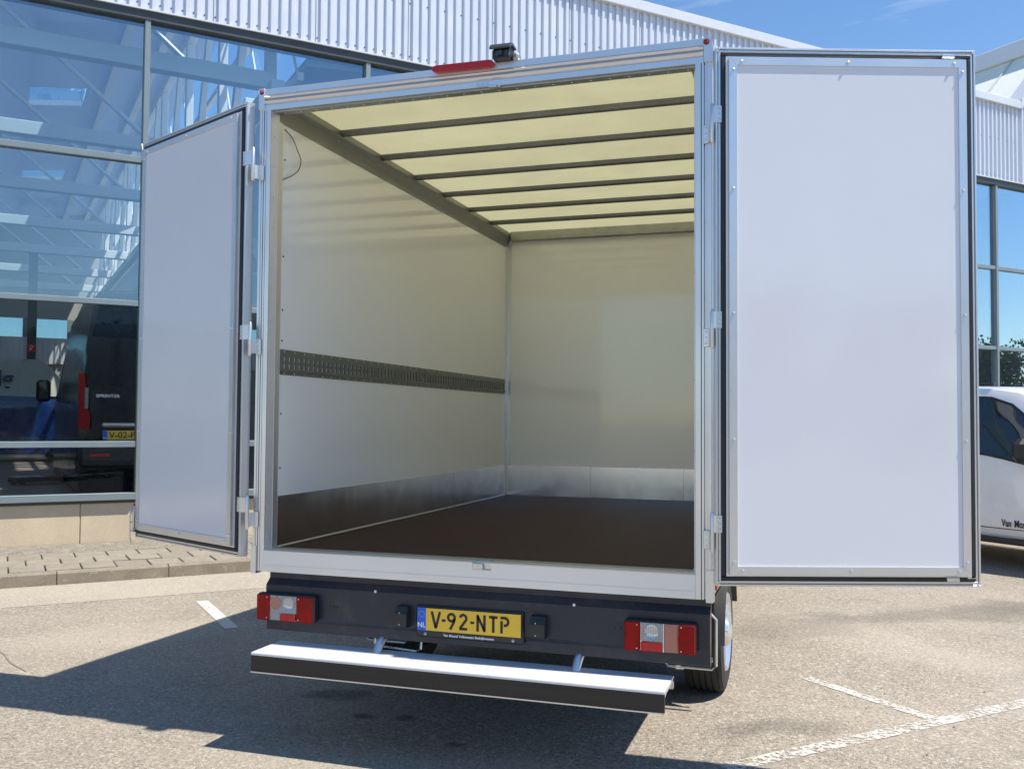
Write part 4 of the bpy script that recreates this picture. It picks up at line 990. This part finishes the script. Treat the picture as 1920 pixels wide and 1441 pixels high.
# cab with windows, mirrors, roof
cb = hollow('cab', T)
prof = [(4.02,.45),(4.02,2.25),(4.25,2.32),(5.05,2.25),(5.35,2.08),(5.95,1.45),(6.35,1.32),(6.48,1.1),(6.5,.5),(6.4,.36),(4.2,.36)]
def cabx(z): return 1.0 if z < 1.4 else 1.0-(z-1.4)*.2
v = [(-cabx(z),y,z) for y,z in prof]+[(cabx(z),y,z) for y,z in prof]; n = len(prof)
MB().add(v, [(i,(i+1)%n,n+(i+1)%n,n+i) for i in range(n)]+[tuple(range(n-1,-1,-1)), tuple(range(n,2*n))]).build('shell', 'carwhite', cb)
for s_ in (-1,1):
    MB().add([(s_*1.006,4.4,1.42),(s_*1.006,5.75,1.42),(s_*.905,5.25,2.02),(s_*.87,4.45,2.1)], [(0,1,2,3)]).build('side_window', 'carglass', cb)
    mb = MB().box(s_*1.12,s_*1.36,5.45,5.58,1.45,1.85,ch=.04); mb.box(s_*.98,s_*1.14,5.5,5.54,1.5,1.54); mb.build('wing_mirror', 'plastic', cb)
MB().add([(-.84,5.37,2.07),(.84,5.37,2.07),(.97,5.93,1.48),(-.97,5.93,1.48)], [(0,1,2,3)]).build('windscreen', 'carglass', cb)
MB().box(-.98,.98,6.4,6.56,.36,.72,ch=.05).build('front_bumper', 'plastic', cb)
MB().box(-.6,.6,6.49,6.53,.78,1.05,ch=.02).build('grille', 'plastic', cb)

# ================================================================== TREES seen mirrored in the right-hand windows
def tree(loc, h, rad, label, seed, dens=34, lf=1.):
    random.seed(seed); t = empty('tree', loc, label, 'tree', random.uniform(0,6), 'trees across the yard')
    mb = MB().tube([(0,0,0),(.03,0,h*.25),(-.02,.04,h*.55),(0,0,h*.8)], [.16,.12,.08,.03], 8)
    for k in range(7):
        a = k*2.4; z = h*(.3+.07*k); mb.tube([(0,0,z),(math.cos(a)*rad*.4,math.sin(a)*rad*.4,z+h*.1),(math.cos(a)*rad*.75,math.sin(a)*rad*.75,z+h*.2)], [.06,.04,.015], 5)
    mb.build('trunk', 'bark', t)
    mb = MB(); cl = [(Vector((random.gauss(0,.42)*rad, random.gauss(0,.42)*rad, h*random.uniform(.35 if dens < 50 else .12,.92))), random.uniform(.28,.5)*rad*.8) for _ in range(dens)]
    for c_, rr in cl:
        for _ in range(110):
            d = Vector((random.gauss(0,1),random.gauss(0,1),random.gauss(0,1))).normalized()*rr*random.uniform(.5,1); p = c_+d
            a = Vector((random.gauss(0,1),random.gauss(0,1),random.gauss(0,1))).normalized()*.09*lf; b = a.cross(Vector((random.gauss(0,1),random.gauss(0,1),random.gauss(0,1)))).normalized()*.06*lf
            mb.add([p-a,p+b,p+a,p-b], [(0,1,2,3)])
    mb.build('crown', 'leaf', t, fix=False)
    return t
tree((44,24.6,0), 6.4, 2.2, 'taller leafy tree mirrored in the right-hand windows', 5, 49, 1.3)
tree((45,28.6,0), 5.4, 1.8, 'shorter bushy tree mirrored in the right-hand windows', 8, 49, 1.3)

# unseen tree rows behind camera and far left, added to darken low reflections
base_tree = tree((12,-33,0), 8.6, 3.6, 'added tree out of view behind the camera, darkening the low reflections in the left windows', 21, 60, 2.4)
base_tree.scale = (.7,.7,.7); base_tree['group'] = 'added trees behind the camera'
random.seed(4)
row = [(12+k*4.3+random.uniform(-.8,.8), -33+k*3.1+random.uniform(-1,1)) for k in range(1, 11)]+[(-36+random.uniform(-1,1), -18+k*4.6) for k in range(9)]
for i, (x, y) in enumerate(row):
    c = copy_tree(base_tree); c.location = (x,y,0); c.rotation_euler = (0,0,random.uniform(0,6)); k = random.uniform(.60,.78); c.scale = (k,k,k)
    if i >= 10: c['label'] = 'added tree out of view at the far left, darkening the low reflection in the left truck door'; c['group'] = 'added trees at the far left'

random.seed(9); mb = MB()
for _ in range(900):
    q = W(random.uniform(-4.5,1.6), 7.24+abs(random.gauss(0,.3)), .117)
    if (q.x*-math.sin(TH)+q.y*math.cos(TH)) > 7.97: continue
    a = random.uniform(.004,.014); m = Matrix.Translation(q) @ Matrix.Rotation(random.uniform(0,6),4,'Z')
    mb.add([(-a,-a*.7,0),(a,-a*.8,0),(a*.8,a,0),(-a*.9,a*.7,0),(0,0,a*.9)], [(0,1,4),(1,2,4),(2,3,4),(3,0,4)], m)
tag(mb.build('loose_gravel', 'soil'), label='loose grey-brown gravel scattered along the foot of the plinth', cat='gravel', kind='stuff')
mb = MB()
for _ in range(160):
    p = Vector((random.uniform(-3.5,4.5), random.uniform(-.5,6.5), .002)); a = random.uniform(.003,.008); m = Matrix.Translation(p) @ Matrix.Rotation(random.uniform(0,6),4,'Z')
    mb.add([(-a,-a*.7,0),(a,-a*.8,0),(a*.8,a,0),(-a*.9,a*.7,0),(0,0,a*.9)], [(0,1,4),(1,2,4),(2,3,4),(3,0,4)], m)
tag(mb.build('asphalt_grit', 'soil'), label='tiny loose stones and grit scattered over the asphalt', cat='grit', kind='stuff')
